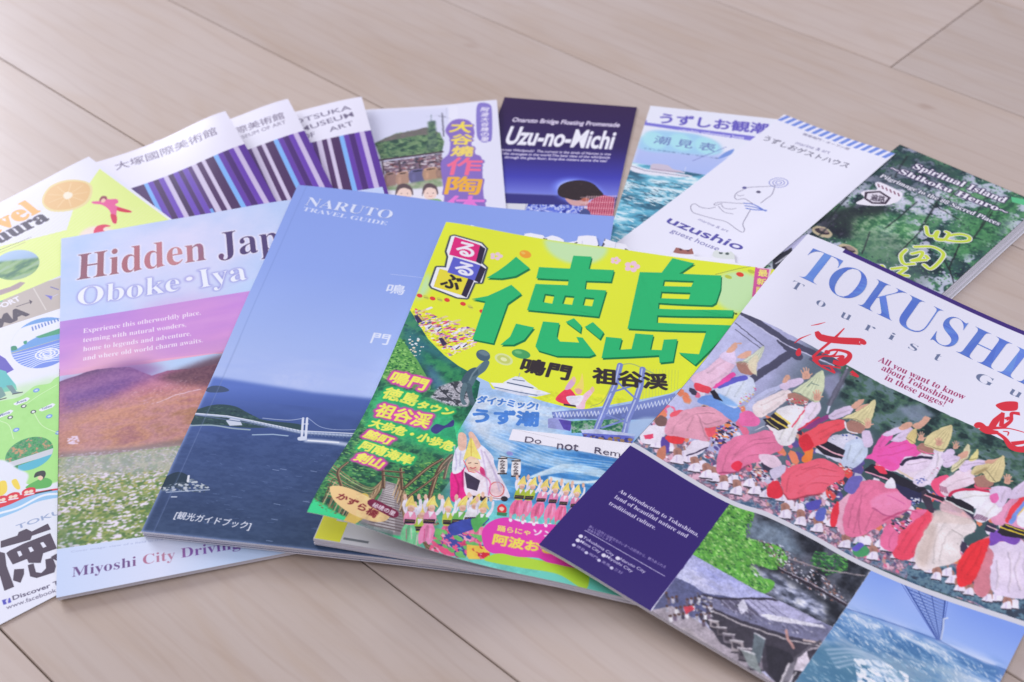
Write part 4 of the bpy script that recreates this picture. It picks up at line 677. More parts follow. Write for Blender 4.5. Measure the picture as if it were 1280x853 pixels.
    # title
    A.fr = (480, 270, 3.707); X = lambda L: [(700+a/3.555-480, 280+b/3.555-270) for a, b in L]; q4 = lambda L: [(a*3.707, b*3.707) for a, b in X(L)]
    T1 = [([(612, 190), (675, 243), (610, 280), (545, 291), (476, 288), (530, 255), (575, 222)], []), ([(590, 320), (637, 362), (572, 408), (507, 592), (410, 573), (470, 398), (406, 386), (480, 372), (540, 345)], []),
          ([(612, 500), (695, 518), (650, 575), (600, 598), (540, 598), (585, 560)], []), ([(737, 490), (812, 497), (800, 560), (815, 583), (905, 588), (892, 562), (920, 565), (980, 642), (950, 653), (800, 650), (715, 625), (702, 605)], []),
          ([(880, 475), (915, 510), (910, 542), (842, 492)], []), ([(968, 493), (1018, 540), (1000, 572), (930, 515)], []),
          ([(718, 238), (862, 245), (878, 185), (962, 190), (948, 247), (1066, 252), (1052, 306), (936, 302), (930, 340), (1030, 346), (994, 468), (663, 437), (702, 316), (852, 322), (856, 297), (706, 290)], [[(745, 362), (790, 368), (780, 408), (735, 400)], [(838, 370), (882, 374), (872, 413), (825, 408)], [(930, 378), (975, 382), (964, 420), (920, 415)]]),
          (q4([(500, 153), (597, 176), (530, 222), (716, 230), (713, 290), (692, 352), (674, 363), (438, 352), (436, 378), (772, 385), (765, 414), (432, 408), (430, 440), (775, 452), (600, 628), (528, 573), (618, 580), (650, 478), (300, 466), (355, 215), (452, 217)]), [q4([(462, 250), (595, 255), (583, 280), (456, 277)]), q4([(450, 302), (580, 307), (573, 335), (445, 331)])]),
          (q4([(205, 503), (275, 510), (262, 560), (318, 557), (335, 488), (415, 494), (400, 560), (452, 562), (462, 515), (521, 513), (502, 612), (443, 618), (440, 585), (185, 597)]), [])]
    for P_, hs in T1: A.shapes([([(a+5, b+8) for a, b in P_], [[(a+5, b+8) for a, b in h] for h in hs])], Gd)
    A.shapes(T1, Gr, 'title_lettering')
    # small ornaments
    A.F(480, 270, 3.707)
    for k, q in enumerate(((165, 370), (225, 383), (292, 390), (366, 408), (455, 443))): A.ell(q, (q[0]+13, q[1]+2), (q[0], q[1]-9), (222, 66, 60))
    for q in ((195, 378), (258, 388), (400, 422)): A.ell(q, (q[0]+14, q[1]+6), (q[0], q[1]-9), (206, 210, 80)); A.line([(q[0]-9, q[1]), (q[0]+9, q[1]+3)], .5, (150, 150, 70))
    for (x, y, s_) in ((520, 187, 1), (892, 340, 0)):
        if s_:
            for k in range(5): A.ell((x+20*math.cos(k*1.26), y+11*math.sin(k*1.26)), (x+20*math.cos(k*1.26)+11, y+11*math.sin(k*1.26)), (x+20*math.cos(k*1.26), y+11*math.sin(k*1.26)-8), (232, 200, 220))
    A.ell((655, 178), (682, 182), (655, 160), (238, 160, 50)); A.ell((645, 172), (655, 174), (645, 166), (246, 190, 90))
    A.F(700, 280, 3.555)
    for (x, y, s_) in ((247, 163, 1), (320, 190, 1.5)):
        for k in range(5): A.ell((x+15*s_*math.cos(k*1.26), y+10*s_*math.sin(k*1.26)), (x+(15*math.cos(k*1.26)+9)*s_, y+10*s_*math.sin(k*1.26)), (x+15*s_*math.cos(k*1.26), y+(10*math.sin(k*1.26)-7)*s_), (234, 196, 222))
    A.line([(690, 225), (790, 200), (870, 185)], .35, (110, 120, 70)); A.ell((800, 225), (817, 228), (800, 215), (222, 66, 50)); A.ell((748, 236), (764, 240), (748, 228), (186, 196, 70)); A.ell((850, 212), (866, 216), (850, 204), (186, 196, 70)); A.disc((782, 400), .8, (90, 100, 40))
    A.poly([(868, 190), (945, 190), (905, 310), (853, 325)], (206, 90, 160)); A.line([(880, 195), (935, 200), (918, 290)], 1.2, (240, 200, 225)); 
    for k, ch in enumerate('最新版'): A.text(ch, (880-k*5, 232+k*38), (922-k*5, 236+k*38), (884-k*5, 203+k*38), (240, 232, 120), bold=.35)
    A.F(480, 270, 3.707); A.ell((555, 665), (597, 672), (552, 638), (214, 224, 160)); A.ell((555, 665), (586, 671), (553, 646), (196, 206, 110)); A.ell((555, 665), (570, 668), (554, 656), (226, 232, 180)); A.ell((635, 640), (678, 645), (632, 618), (70, 160, 96)); A.ell((622, 632), (640, 634), (620, 624), (120, 196, 130), .8, .4)
    # upper dancer
    A.F(680, 430, 6.094); A.smooth([(88, 425), (130, 370), (190, 340), (245, 400), (260, 470), (160, 460)], (232, 60, 96)); A.smooth([(160, 350), (175, 310), (215, 265), (240, 290), (205, 340)], (214, 170, 210)); A.smooth([(240, 480), (290, 400), (350, 350), (372, 370), (320, 440), (305, 495)], (236, 190, 214)); A.smooth([(170, 405), (240, 395), (300, 400), (260, 470), (200, 460)], (226, 222, 242)); A.poly([(150, 455), (240, 468), (245, 482), (150, 470)], (60, 46, 60)); A.smooth([(235, 345), (262, 330), (292, 345), (280, 382), (248, 380)], (230, 170, 160)); A.smooth([(225, 345), (270, 290), (292, 225), (302, 345), (260, 338)], (238, 216, 110)); A.smooth([(212, 262), (232, 250), (245, 280), (228, 292)], (232, 190, 172)); A.smooth([(352, 345), (372, 325), (385, 352), (368, 372)], (232, 190, 172))
    # suspension bridge
    C1 = (122, 138, 206); C2 = (168, 182, 230); A.grad([(60, 520), (760, 470), (1000, 400), (1000, 560), (640, 580), (70, 575)], [(0, (110, 124, 190)), (1, (96, 112, 176))], (300, 500), (320, 590)); A.line([(70, 545), (440, 500), (720, 450), (1000, 385)], 1.2, C2)
    A.poly([(70, 520), (440, 494), (740, 440), (1000, 375), (1000, 440), (740, 490), (440, 540), (80, 560)], C1)
    for k in range(34): x = 90+k*27; y = 522-k*.8-(max(0, k-12)**1.25)*1.9; A.line([(x, y), (x+10, y+38)], .45, (214, 222, 246)); A.line([(x+10, y+38), (x+27, y-2)], .4, (190, 200, 240)); 
    A.poly([(30, 570), (110, 560), (210, 590), (200, 665), (30, 640)], (150, 156, 220)); A.poly([(110, 575), (215, 590), (200, 665), (150, 650)], (84, 70, 170)); A.tex([(205, 590), (400, 580), (640, 570), (620, 680), (210, 680)], [(40, 96, 84), (80, 150, 100), (150, 170, 170)], 2, 4, gain=1.7)
    for k in range(12): x = 760+k*24; A.line([(x, 190+k*1), (x-8, 430-k*7)], .3, (196, 210, 90) if k > 2 else (190, 202, 120))
    A.line([(570, 165), (660, 152), (760, 190), (900, 260)], .9, (176, 190, 110), curve=True); A.line([(350, 480), (460, 420), (570, 170)], .35, (150, 160, 120), curve=True)
    for q in ([(580, 160), (540, 320), (470, 480), (400, 650)], [(752, 190), (735, 320), (700, 430), (640, 570), (610, 690)]): A.line(q, 3.4, (120, 134, 206)); A.line([(a-5, b) for a, b in q], .8, (180, 192, 236))
    for q in ([(560, 290), (700, 420)], [(735, 300), (510, 370)], [(480, 540), (630, 600)], [(620, 580), (440, 640)]): A.line(q, 1.3, C1)
    A.poly([(280, 655), (400, 650), (700, 690), (670, 760), (300, 712)], (96, 104, 200)); A.poly([(280, 655), (400, 648), (700, 688), (690, 702), (290, 680)], (190, 198, 236)); A.dabs([(300, 690), (680, 720), (670, 760), (300, 715)], 70, 2, [(60, 64, 140), (150, 120, 90)], 3, 1)
    A.poly([(640, 600), (760, 560), (900, 560), (900, 800), (640, 700)], (170, 190, 230), .8, 1)
    A.F(480, 270, 3.707); A.text('鳴門', (628, 722), (850, 762), (640, 655), (50, 42, 46), bold=.95)
    A.F(700, 280, 3.555); A.text('祖谷渓', (146, 706), (476, 738), (156, 640), (50, 42, 46), bold=.95)
    A.F(550, 480, 3.88); A.text('ダイナミック!', (178, 92), (470, 128), (184, 56), (66, 120, 206), bold=.6, halo=[(.5, (232, 238, 252), 0)])
    A.text('うず潮', (158, 186), (472, 206), (166, 120), (72, 128, 214), bold=1.1)
    # main dancer
    A.F(550, 480, 3.88); A.ell((190, 450), (330, 470), (180, 300), (150, 200, 236), .5, 5)
    A.smooth([(55, 430), (110, 405), (140, 430), (150, 560), (60, 570), (50, 500)], (226, 40, 140)); A.smooth([(60, 430), (66, 350), (90, 300), (125, 310), (118, 400), (95, 430)], (226, 226, 246)); A.smooth([(180, 300), (205, 300), (255, 350), (268, 400), (330, 520), (330, 555), (240, 555), (200, 440)], (232, 224, 246)); A.smooth([(120, 410), (210, 400), (240, 460), (240, 555), (130, 545)], (236, 222, 240)); A.smooth([(88, 250), (105, 235), (128, 255), (125, 315), (92, 318)], (232, 190, 176)); A.smooth([(138, 245), (158, 235), (195, 290), (190, 310), (165, 312)], (232, 190, 176))
    A.poly([(118, 425), (195, 470), (180, 520), (130, 505)], (62, 52, 78)); A.smooth([(190, 400), (215, 415), (222, 450), (200, 440)], (220, 60, 130)); A.poly([(130, 540), (235, 548), (235, 570), (130, 562)], (46, 38, 56)); A.ell((160, 392), (196, 396), (158, 352), (238, 200, 180)); A.smooth([(115, 370), (128, 320), (150, 262), (175, 310), (198, 366), (150, 352)], (240, 222, 120)); A.line([(150, 265), (152, 350)], .5, (206, 180, 90)); A.line([(146, 406), (160, 410), (174, 405)], .55, (200, 60, 80), curve=True); A.line([(138, 385), (150, 383)], .5, (60, 40, 40)); A.line([(170, 385), (182, 387)], .5, (60, 40, 40)); A.line([(115, 372), (140, 425), (165, 430)], .5, (226, 80, 110))
    A.ell((275, 512), (312, 520), (272, 476), (236, 200, 210), .9); A.line([(275+36*math.cos(t), 512+36*math.sin(t)) for t in np.linspace(0, 6.28, 20)], .5, (214, 90, 90)); A.disc((312, 558), 1.8, (40, 40, 50)); A.line([(200, 545), (305, 560)], .4, (120, 80, 60))
    for (x, y) in ((303, 400), (368, 412)):
        A.smooth([(x-16, y-36), (x+20, y-40), (x+20, y+28), (x-20, y+34)], (232, 228, 236)); A.line([(x-18, y-38), (x+20, y-38)], 1, (60, 50, 50)); A.line([(x-20, y+36), (x+18, y+36)], 1, (60, 50, 50))
        for k, ch in enumerate('みなみ連'): A.text(ch, (x-12, y-18+k*16), (x+12, y-16+k*16), (x-12, y-32+k*16), (50, 40, 50), bold=.2)
    A.line([(290, 350), (390, 368)], .5, (90, 80, 70)); A.ell((338, 338), (354, 341), (338, 328), (150, 150, 220))
    for q in ([(70, 300), (80, 380), (75, 420)], [(100, 330), (96, 400)]): A.line(q, .8, (186, 180, 220), .8, .3, curve=True)
    for q in ([(215, 330), (250, 400), (300, 500)], [(200, 320), (220, 420), (235, 540)], [(260, 420), (290, 520)]): A.line(q, .9, (190, 176, 214), .7, .3, curve=True)
    for q in ([(70, 440), (90, 500), (80, 560)], [(110, 420), (112, 500)]): A.line(q, 1, (170, 20, 100), .7, .3, curve=True)
    A.line([(170, 420), (240, 470), (236, 540)], .8, (226, 120, 180), .8, curve=True); A.smooth([(125, 396), (150, 412), (185, 408), (196, 396), (160, 424)], (206, 150, 140), .7, .4)
    # rows of dancers
    A.fr = (550, 480, 3.88)
    for k, (x, y) in enumerate(((398, 495), (450, 498), (508, 508), (560, 515), (612, 525), (664, 535))): mini_dancer(A, x, y, 1.72, ((170, 190, 60), (170, 190, 60), (236, 150, 190), (226, 130, 180), (236, 150, 190), (226, 130, 180))[k], (240, 130, 176) if k % 2 else (236, 110, 160))
    for k, (x, y) in enumerate(((40, 605), (110, 600), (170, 590), (210, 610), (-90, 635), (-40, 600), (-140, 600))): mini_dancer(A, x, y, 2.1, ((196, 206, 80), (110, 180, 90), (226, 226, 240), (96, 176, 96), (170, 200, 70), (226, 150, 190), (236, 150, 190))[k], ((236, 110, 160), (240, 140, 186), (236, 110, 160), (240, 130, 170), (120, 200, 150), (240, 140, 190), (120, 200, 150))[k], tall=False)
    A.dabs([(-20, 700), (250, 740), (240, 850), (-60, 830)], 260, 4, [(238, 120, 170), (244, 170, 200), (214, 70, 120), (66, 76, 160), (236, 90, 140), (110, 190, 110)], 8, .55, 30); A.dabs([(130, 780), (240, 790), (240, 850), (130, 850)], 60, 4, [(214, 40, 60), (240, 200, 80)], 3, .6)
    A.smooth([(40, 690), (110, 660), (190, 650), (240, 655), (200, 690), (120, 720), (60, 735)], (60, 76, 170)); A.smooth([(150, 660), (190, 650), (235, 650), (200, 690), (170, 720)], (86, 176, 96))
    A.smooth([(278, 600), (300, 582), (322, 600), (318, 625), (285, 628)], (220, 50, 60)); A.poly([(276, 622), (325, 626), (322, 642), (276, 638)], (60, 130, 90)); A.smooth([(286, 604), (300, 596), (312, 606), (300, 618)], (238, 200, 190))
    A.grain([(-400, 0), (900, 60), (900, 900), (-400, 900)], 4, .07); A.grain([(-400, 0), (900, 60), (900, 900), (-400, 900)], 1.0, .04, 5)
    # pink bubble and lime ground
    A.F(560, 640, 6.4); A.smooth([(310, 360), (420, 330), (560, 350), (700, 380), (820, 400), (1100, 440), (1100, 620), (880, 500), (600, 450), (330, 400), (290, 380)], (176, 216, 64)); A.smooth([(270, 180), (300, 110), (380, 60), (480, 45), (560, 75), (700, 95), (900, 110), (1100, 200), (1100, 440), (820, 410), (720, 370), (560, 360), (440, 335), (350, 330), (290, 280)], (224, 64, 182))
    for (x, y) in ((500, 65), (598, 82), (686, 96), (782, 108)): A.ell((x, y), (x+14, y+2), (x, y-16), (236, 230, 246)); A.line([(x, y-16), (x+2, y-46)], 1.3, (226, 150, 180))
    A.text('踊らにゃ', (392, 152), (655, 190), (400, 108), (236, 222, 120), bold=.35); A.text('ソンソン', (680, 186), (1010, 230), (690, 138), (236, 230, 248), bold=.5); A.text('阿波おどり', (356, 256), (960, 360), (376, 176), (240, 226, 90), bold=.6)
    # sticker
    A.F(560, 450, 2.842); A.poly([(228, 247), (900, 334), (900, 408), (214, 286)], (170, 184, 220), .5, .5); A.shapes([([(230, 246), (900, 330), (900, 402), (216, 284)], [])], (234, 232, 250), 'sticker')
    A.text('Do', (272, 293), (330, 300), (275, 273), (84, 76, 104), emit='sticker_lettering'); A.text('not', (386, 317), (462, 325), (390, 294), (84, 76, 104), emit='sticker_lettering'); A.text('Remove', (520, 332), (690, 358), (524, 311), (84, 76, 104), emit='sticker_lettering')
    return A
def cloth(A, P, c, folds=(), edge=.45, shade=.8):         # a garment: outline, folds, a lit side
    dk = lambda k: tuple(int(v*k) for v in c); lt = lambda k: tuple(min(250, int(v*k)) for v in c)
    A.smooth(P, dk(.72), edge, .35); A.smooth(P, c); Q = np.array(P, float); m = Q.mean(0); A.smooth(m+(Q-m)*.62+np.array([6, -9]), lt(1.07), .55, 1.6)
    for k, f in enumerate(folds):
        A.line(f, .95, dk(shade), .75, .3, curve=True); A.line([(x+6, y-5) for x, y in f], .6, lt(1.12), .6, .25, curve=True)
SKIN, SKIND = (214, 164, 148), (168, 122, 114)
def hand(A, x, y, s=1, a=0):
    ca, sa = math.cos(a), math.sin(a); R = lambda L: [(x+(p*ca-q*sa)*s, y+(p*sa+q*ca)*s) for p, q in L]
    A.smooth(R([(-13, 14), (-14, -4), (-6, -14), (8, -14), (15, -2), (12, 14)]), SKIN)
    for p, q, r, t in ((-12, -6, -19, -20), (-5, -10, -7, -28), (3, -11, 4, -29), (9, -8, 14, -22), (12, 2, 24, -4)): A.line(R([(p, q), (r, t)]), .5*s, SKIN)
    A.line(R([(-4, -8), (-3, 8)]), .25, SKIND, .8); A.line(R([(4, -8), (4, 6)]), .25, SKIND, .7)
def hat(A, P, c, rim):
    dk = lambda k: tuple(int(v*k) for v in c); A.smooth(P, dk(.7), .5, .35); A.smooth(P, c)
    a = np.array(rim[0], float); b = np.array(rim[-1], float); t = np.array(max(P, key=lambda q: np.hypot(q[0]-(a[0]+b[0])/2, q[1]-(a[1]+b[1])/2)), float)
    for k in range(1, 8): e = a+(b-a)*k/8; A.line([tuple(e), tuple((e+t)/2+np.array([3, -2])), tuple(t)], .28, dk(.84) if k % 2 else tuple(min(250, int(v*1.1)) for v in c), .8, curve=True)
    A.line(rim, .55, dk(.66), .9, curve=True)
def foot(A, x, y, s=1):                                    # white split-toe sock on a wooden sandal
    if A.fr and A.fr[2] == 1: s = s*1.2
    A.line([(x-6*s, y-62*s), (x-2*s, y-20*s)], 5.2*s*.9, SKIND); A.line([(x-12*s, y-60*s), (x-9*s, y-24*s)], 1.4*s, (140, 100, 98), .8, .2)
    A.smooth([(x-22*s, y-34*s), (x+20*s, y-36*s), (x+26*s, y+16*s), (x-2*s, y+20*s), (x-50*s, y+8*s), (x-48*s, y-6*s)], (232, 224, 248)); A.line([(x-46*s, y+12*s), (x+24*s, y+22*s)], .8, (60, 54, 70)); A.line([(x-14*s, y-30*s), (x-16*s, y+6*s)], .5, (184, 170, 214), .8, .2)
def procession(A):
    Wh, Li, Nv = (230, 226, 246), (214, 196, 232), (50, 46, 74); Zori = lambda P: A.dabs(P, 60, 2.2, [(226, 220, 242), (76, 62, 110), (232, 220, 244), (200, 90, 100), (60, 52, 70)], 7, .5)
    # jumble of feet and hems behind the front line
    A.F(880, 450, 4.739); Zori([(0, 560), (300, 600), (420, 700), (300, 850), (0, 720)]); A.F(960, 490, 4.739); Zori([(0, 420), (120, 380), (240, 640), (430, 600), (420, 850), (200, 850), (0, 650)])
    A.F(1040, 520, 4.739); Zori([(330, 560), (480, 560), (480, 820), (300, 850)]); A.F(1130, 640, 5.687); A.tex([(20, 380), (330, 380), (560, 520), (900, 560), (900, 860), (500, 640), (20, 500)], [(54, 66, 86), (84, 116, 146), (110, 140, 160), (60, 90, 120)], 3, 5, gain=1.8)
    A.fr = None
    for k in range(34): t = k/33; xx, yy = 812+452*t, 553+206*t; A.F(0, 0, 1); foot(A, xx+(-3 if k % 3 else 4), yy-(k*7 % 5), .17)
    # far right figure
    A.F(1130, 550, 5.687)
    for x, y in ((240, 1010), (455, 1110), (600, 1165), (740, 1220), (400, 1090), (470, 1120)): foot(A, x, y-30, .95)
    A.smooth([(560, 700), (740, 680), (830, 700), (860, 760), (700, 800), (600, 1090), (500, 1080), (510, 900)], (212, 130, 150)); cloth(A, [(500, 730), (610, 706), (560, 860), (500, 1000), (390, 1040), (378, 900), (430, 800)], (232, 52, 62), [[(560, 760), (520, 860), (450, 960)], [(540, 730), (460, 830), (410, 930)]])
    cloth(A, [(610, 750), (740, 720), (860, 740), (900, 1100), (700, 1110), (620, 1060), (620, 900), (640, 820)], (222, 208, 240), [[(740, 800), (760, 920), (740, 1080)], [(830, 800), (790, 940), (830, 1070)], [(660, 860), (670, 980), (650, 1060)], [(880, 780), (850, 900), (880, 1000)]])
    A.smooth([(620, 660), (700, 640), (830, 690), (790, 745), (700, 720), (612, 750)], (124, 78, 186)); cloth(A, [(600, 500), (700, 470), (860, 360), (900, 640), (740, 610), (640, 600)], (220, 150, 190), [[(860, 380), (760, 470), (720, 560)]]); A.line([(860, 400), (770, 500), (740, 580)], 2.6, (232, 66, 80)); A.line([(870, 440), (800, 520), (760, 590)], 2, (120, 150, 230)); A.line([(880, 470), (820, 540)], 1.6, (236, 200, 90)); A.smooth([(800, 560), (900, 470), (900, 600), (830, 620)], Wh)
    A.poly([(585, 590), (660, 612), (640, 665), (570, 645)], Nv); A.poly([(715, 596), (860, 640), (860, 706), (700, 680), (660, 655)], (40, 34, 44)); A.line([(690, 625), (860, 680)], .9, (226, 200, 60)); A.line([(720, 604), (860, 652)], .7, (226, 200, 60)); A.line([(590, 610), (655, 640)], .8, (226, 190, 200)); cloth(A, [(800, 330), (900, 280), (900, 380), (780, 420), (720, 400)], Li, [[(860, 320), (800, 380)]])
    # figure in white, cream skirt
    cloth(A, [(80, 500), (200, 510), (180, 620), (120, 760), (40, 850), (-60, 840), (-80, 760), (-20, 640), (40, 560)], (234, 74, 104), [[(150, 560), (80, 680), (0, 800)], [(100, 540), (30, 660), (-40, 780)], [(180, 600), (130, 700), (60, 800)]])
    cloth(A, [(240, 520), (380, 540), (505, 590), (500, 650), (430, 690), (400, 760), (405, 840), (340, 880), (250, 900), (130, 930), (75, 850), (100, 740), (170, 620)], (226, 214, 222), [[(400, 600), (300, 700), (250, 860)], [(340, 640), (420, 690), (380, 740)], [(240, 600), (180, 740), (160, 880)], [(300, 580), (230, 700), (210, 880)]]); A.smooth([(180, 600), (230, 610), (215, 760), (150, 900), (90, 860), (110, 740)], (206, 186, 184), .8, 1); A.smooth([(215, 505), (380, 515), (500, 580), (420, 600), (260, 590), (205, 590)], (216, 198, 200), .9, .5)
    A.smooth([(110, 360), (160, 350), (215, 500), (190, 520), (150, 470)], (60, 52, 70)); A.smooth([(190, 300), (300, 250), (330, 300), (300, 400), (240, 390)], (236, 84, 130)); cloth(A, [(250, 330), (330, 260), (400, 215), (480, 210), (500, 300), (430, 340), (340, 370), (290, 400)], (228, 206, 228), [[(300, 340), (380, 290), (470, 270)], [(270, 350), (330, 320)]])
    for k in range(5): A.line([(250+k*12, 326+k*3), (262+k*12, 366+k*4)], .5, (150, 90, 120))
    cloth(A, [(330, 380), (420, 345), (620, 380), (650, 400), (560, 470), (500, 490), (420, 450)], Wh, [[(400, 420), (500, 400), (610, 395)]]); A.line([(322, 400), (360, 365), (480, 352), (622, 370)], 1.6, (206, 50, 90), curve=True); cloth(A, [(560, 460), (650, 400), (700, 470), (680, 520), (610, 560), (560, 590), (500, 560), (510, 500)], (228, 222, 242), [[(660, 440), (600, 520), (560, 560)]])
    for k in range(7): A.line([(495+k*13, 560+k*3), (520+k*12, 525+k*5)], .45, (110, 60, 100))
    cloth(A, [(610, 340), (700, 330), (760, 350), (740, 420), (690, 480), (640, 440), (610, 390)], Li, [[(720, 360), (690, 440)]]); A.smooth([(610, 400), (660, 380), (670, 430), (630, 450)], (226, 110, 180))
    A.poly([(300, 400), (400, 425), (500, 480), (490, 526), (400, 500), (290, 440)], (34, 32, 44)); A.line([(160, 385), (300, 430), (400, 482), (490, 522)], 1.1, (210, 220, 226)); A.poly([(150, 370), (280, 410), (300, 445), (160, 395)], (40, 34, 48)); A.line([(150, 395), (290, 450)], 1, (230, 150, 170)); A.smooth([(290, 430), (420, 500), (480, 560), (380, 540), (260, 500)], (232, 190, 204), .8, .3)
    cloth(A, [(395, 210), (400, 170), (440, 145), (560, 145), (590, 160), (580, 180), (500, 190), (430, 230)], Li, [[(420, 180), (500, 165), (570, 165)]]); A.smooth([(575, 150), (620, 138), (665, 140), (660, 165), (610, 178), (580, 172)], SKIN); A.line([(640, 142), (712, 122)], .7, SKIN); A.line([(640, 150), (672, 160)], .6, SKIN); A.smooth([(500, 265), (600, 250), (640, 300), (620, 330), (540, 340), (505, 310)], SKIND); A.smooth([(500, 300), (520, 330), (610, 340), (600, 352), (510, 345)], (226, 90, 120))
    hat(A, [(478, 240), (510, 190), (580, 170), (640, 165), (700, 110), (715, 150), (712, 230), (680, 290), (640, 306), (590, 280), (560, 235), (510, 250)], (218, 202, 158), [(500, 245), (580, 215), (650, 300)]); A.smooth([(505, 230), (590, 190), (580, 220), (530, 245)], (170, 150, 110), .8, .4)
    hand(A, 735, 290, 1.5, .2)
    # two small hats between
    hat(A, [(330, 215), (345, 180), (400, 110), (455, 30), (470, 70), (450, 130), (390, 200), (350, 230)], (216, 208, 176), [(335, 215), (380, 190), (450, 130)]); hat(A, [(460, 140), (500, 90), (530, 70), (525, 130), (480, 150)], (220, 210, 150), [(460, 140), (525, 130)]); A.smooth([(380, 115), (410, 90), (450, 80), (450, 110), (400, 140)], SKIN); cloth(A, [(280, 150), (340, 110), (400, 130), (330, 190), (280, 190)], Li, [[(300, 160), (370, 140)]])
    # hot pink figure
    A.F(1040, 520, 4.739)
    for x, y in ((85, 790), (250, 860), (170, 770)): foot(A, x, y-20, .9)
    A.smooth([(50, 500), (180, 400), (160, 520), (80, 700), (20, 640), (30, 560)], (226, 170, 200)); A.smooth([(120, 790), (160, 750), (215, 790), (200, 830), (140, 830)], (70, 150, 100)); A.smooth([(120, 790), (160, 752), (190, 770), (150, 800)], (100, 90, 200))
    cloth(A, [(400, 700), (470, 640), (560, 560), (480, 560), (440, 620), (330, 640), (290, 720), (300, 780), (370, 800)], (228, 110, 160), [[(420, 640), (350, 720), (340, 780)]]); Zori([(340, 640), (450, 590), (480, 620), (400, 700)])
    cloth(A, [(170, 390), (260, 380), (350, 420), (430, 450), (470, 500), (450, 550), (370, 600), (300, 640), (220, 690), (150, 720), (90, 710), (66, 640), (80, 540), (120, 450)], (224, 116, 160), [[(260, 420), (180, 500), (130, 690)], [(200, 420), (130, 520), (95, 660)], [(300, 480), (240, 580), (200, 680)], [(340, 500), (420, 530), (400, 570)], [(180, 470), (160, 600), (170, 700)]])
    A.smooth([(232, 500), (300, 460), (400, 450), (470, 500), (450, 550), (380, 600), (300, 580), (240, 540)], (234, 138, 186), .9, .5); A.line([(240, 545), (320, 590), (400, 600)], 1, (176, 80, 130), .8, .2, curve=True); A.line([(330, 470), (430, 520)], .8, (200, 100, 160), .7, .3); A.line([(300, 620), (440, 560), (500, 570)], 1, (190, 70, 120), .8, .2, curve=True)
    A.smooth([(270, 300), (430, 210), (600, 240), (590, 330), (520, 400), (400, 340)], (230, 214, 238)); cloth(A, [(230, 240), (290, 120), (350, 90), (360, 130), (300, 190), (270, 260)], (236, 96, 180), [[(330, 110), (280, 180)]])
    cloth(A, [(250, 215), (340, 165), (440, 130), (500, 180), (530, 220), (430, 270), (380, 320), (330, 320), (240, 260), (190, 250)], (236, 88, 176), [[(480, 190), (380, 220), (270, 240)], [(440, 160), (340, 190)], [(500, 220), (410, 270)]], shade=.84); cloth(A, [(430, 245), (520, 250), (590, 260), (590, 300), (500, 330), (400, 330)], (222, 204, 234), [[(450, 290), (560, 270)]]); A.line([(412, 290), (440, 262), (520, 246), (590, 250)], 1.8, (44, 40, 66), curve=True)
    A.smooth([(360, 380), (480, 420), (530, 450), (520, 520), (460, 500), (400, 450)], (44, 44, 80)); A.dabs([(460, 480), (520, 490), (515, 540), (470, 530)], 50, 1.2, [(220, 220, 240), (70, 90, 160)], 5, .8); A.poly([(185, 320), (240, 285), (390, 350), (560, 430), (520, 460), (380, 400), (330, 390)], (36, 34, 48)); A.line([(200, 330), (350, 385)], 1, (226, 160, 190)); A.line([(385, 320), (470, 370), (560, 400)], 1, (220, 200, 180)); A.smooth([(250, 300), (300, 300), (330, 345), (290, 340)], (226, 60, 90)); A.smooth([(310, 420), (350, 365), (375, 400), (370, 430)], Wh)
    cloth(A, [(600, 180), (650, 185), (660, 250), (650, 300), (600, 380), (540, 420), (480, 400), (500, 350), (570, 300), (600, 240)], (226, 214, 242), [[(630, 220), (620, 300), (560, 380)]]); A.dabs([(480, 380), (540, 350), (560, 380), (500, 430)], 60, 1.3, [(60, 70, 150), (226, 226, 244), (90, 100, 180)], 5, .4, -60); A.dabs([(570, 330), (640, 300), (630, 340), (590, 350)], 24, .9, [(180, 60, 110)], 5, .3)
    cloth(A, [(380, 120), (450, 70), (480, 80), (490, 110), (420, 150), (350, 150)], Li, [[(400, 130), (470, 95)]]); cloth(A, [(300, 110), (400, 65), (440, 60), (420, 90), (340, 120)], Li, []); A.smooth([(395, 70), (440, 40), (475, 42), (470, 65), (420, 85)], SKIN); A.smooth([(475, 60), (520, 30), (560, 5), (580, 20), (560, 50), (510, 80)], SKIN); A.line([(540, 20), (555, 2)], .6, SKIN); A.line([(556, 24), (582, 14)], .6, SKIN)
    A.smooth([(530, 160), (600, 180), (590, 220), (530, 220), (500, 190)], SKIND); A.line([(520, 205), (570, 222), (600, 222)], .9, (226, 110, 160), curve=True); hat(A, [(545, 170), (560, 130), (610, 90), (706, 52), (706, 120), (680, 190), (650, 210), (600, 195)], (220, 206, 160), [(548, 168), (610, 190), (670, 200)]); hand(A, 528, 130, 1.2, .1); hand(A, 632, 160, 1.1, .1); hand(A, 733, 180, 1.1, .1); cloth(A, [(650, 230), (700, 195), (730, 215), (700, 250), (660, 260)], Li, []); hat(A, [(440, 130), (470, 90), (500, 80), (498, 150), (470, 165)], (216, 196, 140), [(440, 130), (490, 160)])
    # coral figure
    A.F(960, 490, 4.739)
    for x, y in ((200, 790), (110, 750), (300, 830)): foot(A, x, y-14, .95)
    A.smooth([(0, 560), (50, 540), (90, 600), (60, 630), (0, 620)], (222, 44, 66)); A.smooth([(380, 700), (420, 650), (410, 780), (370, 790)], (226, 50, 70)); A.smooth([(230, 660), (310, 640), (300, 690), (240, 700)], (84, 80, 180)); A.smooth([(290, 700), (340, 690), (330, 760), (285, 760)], (90, 100, 190))
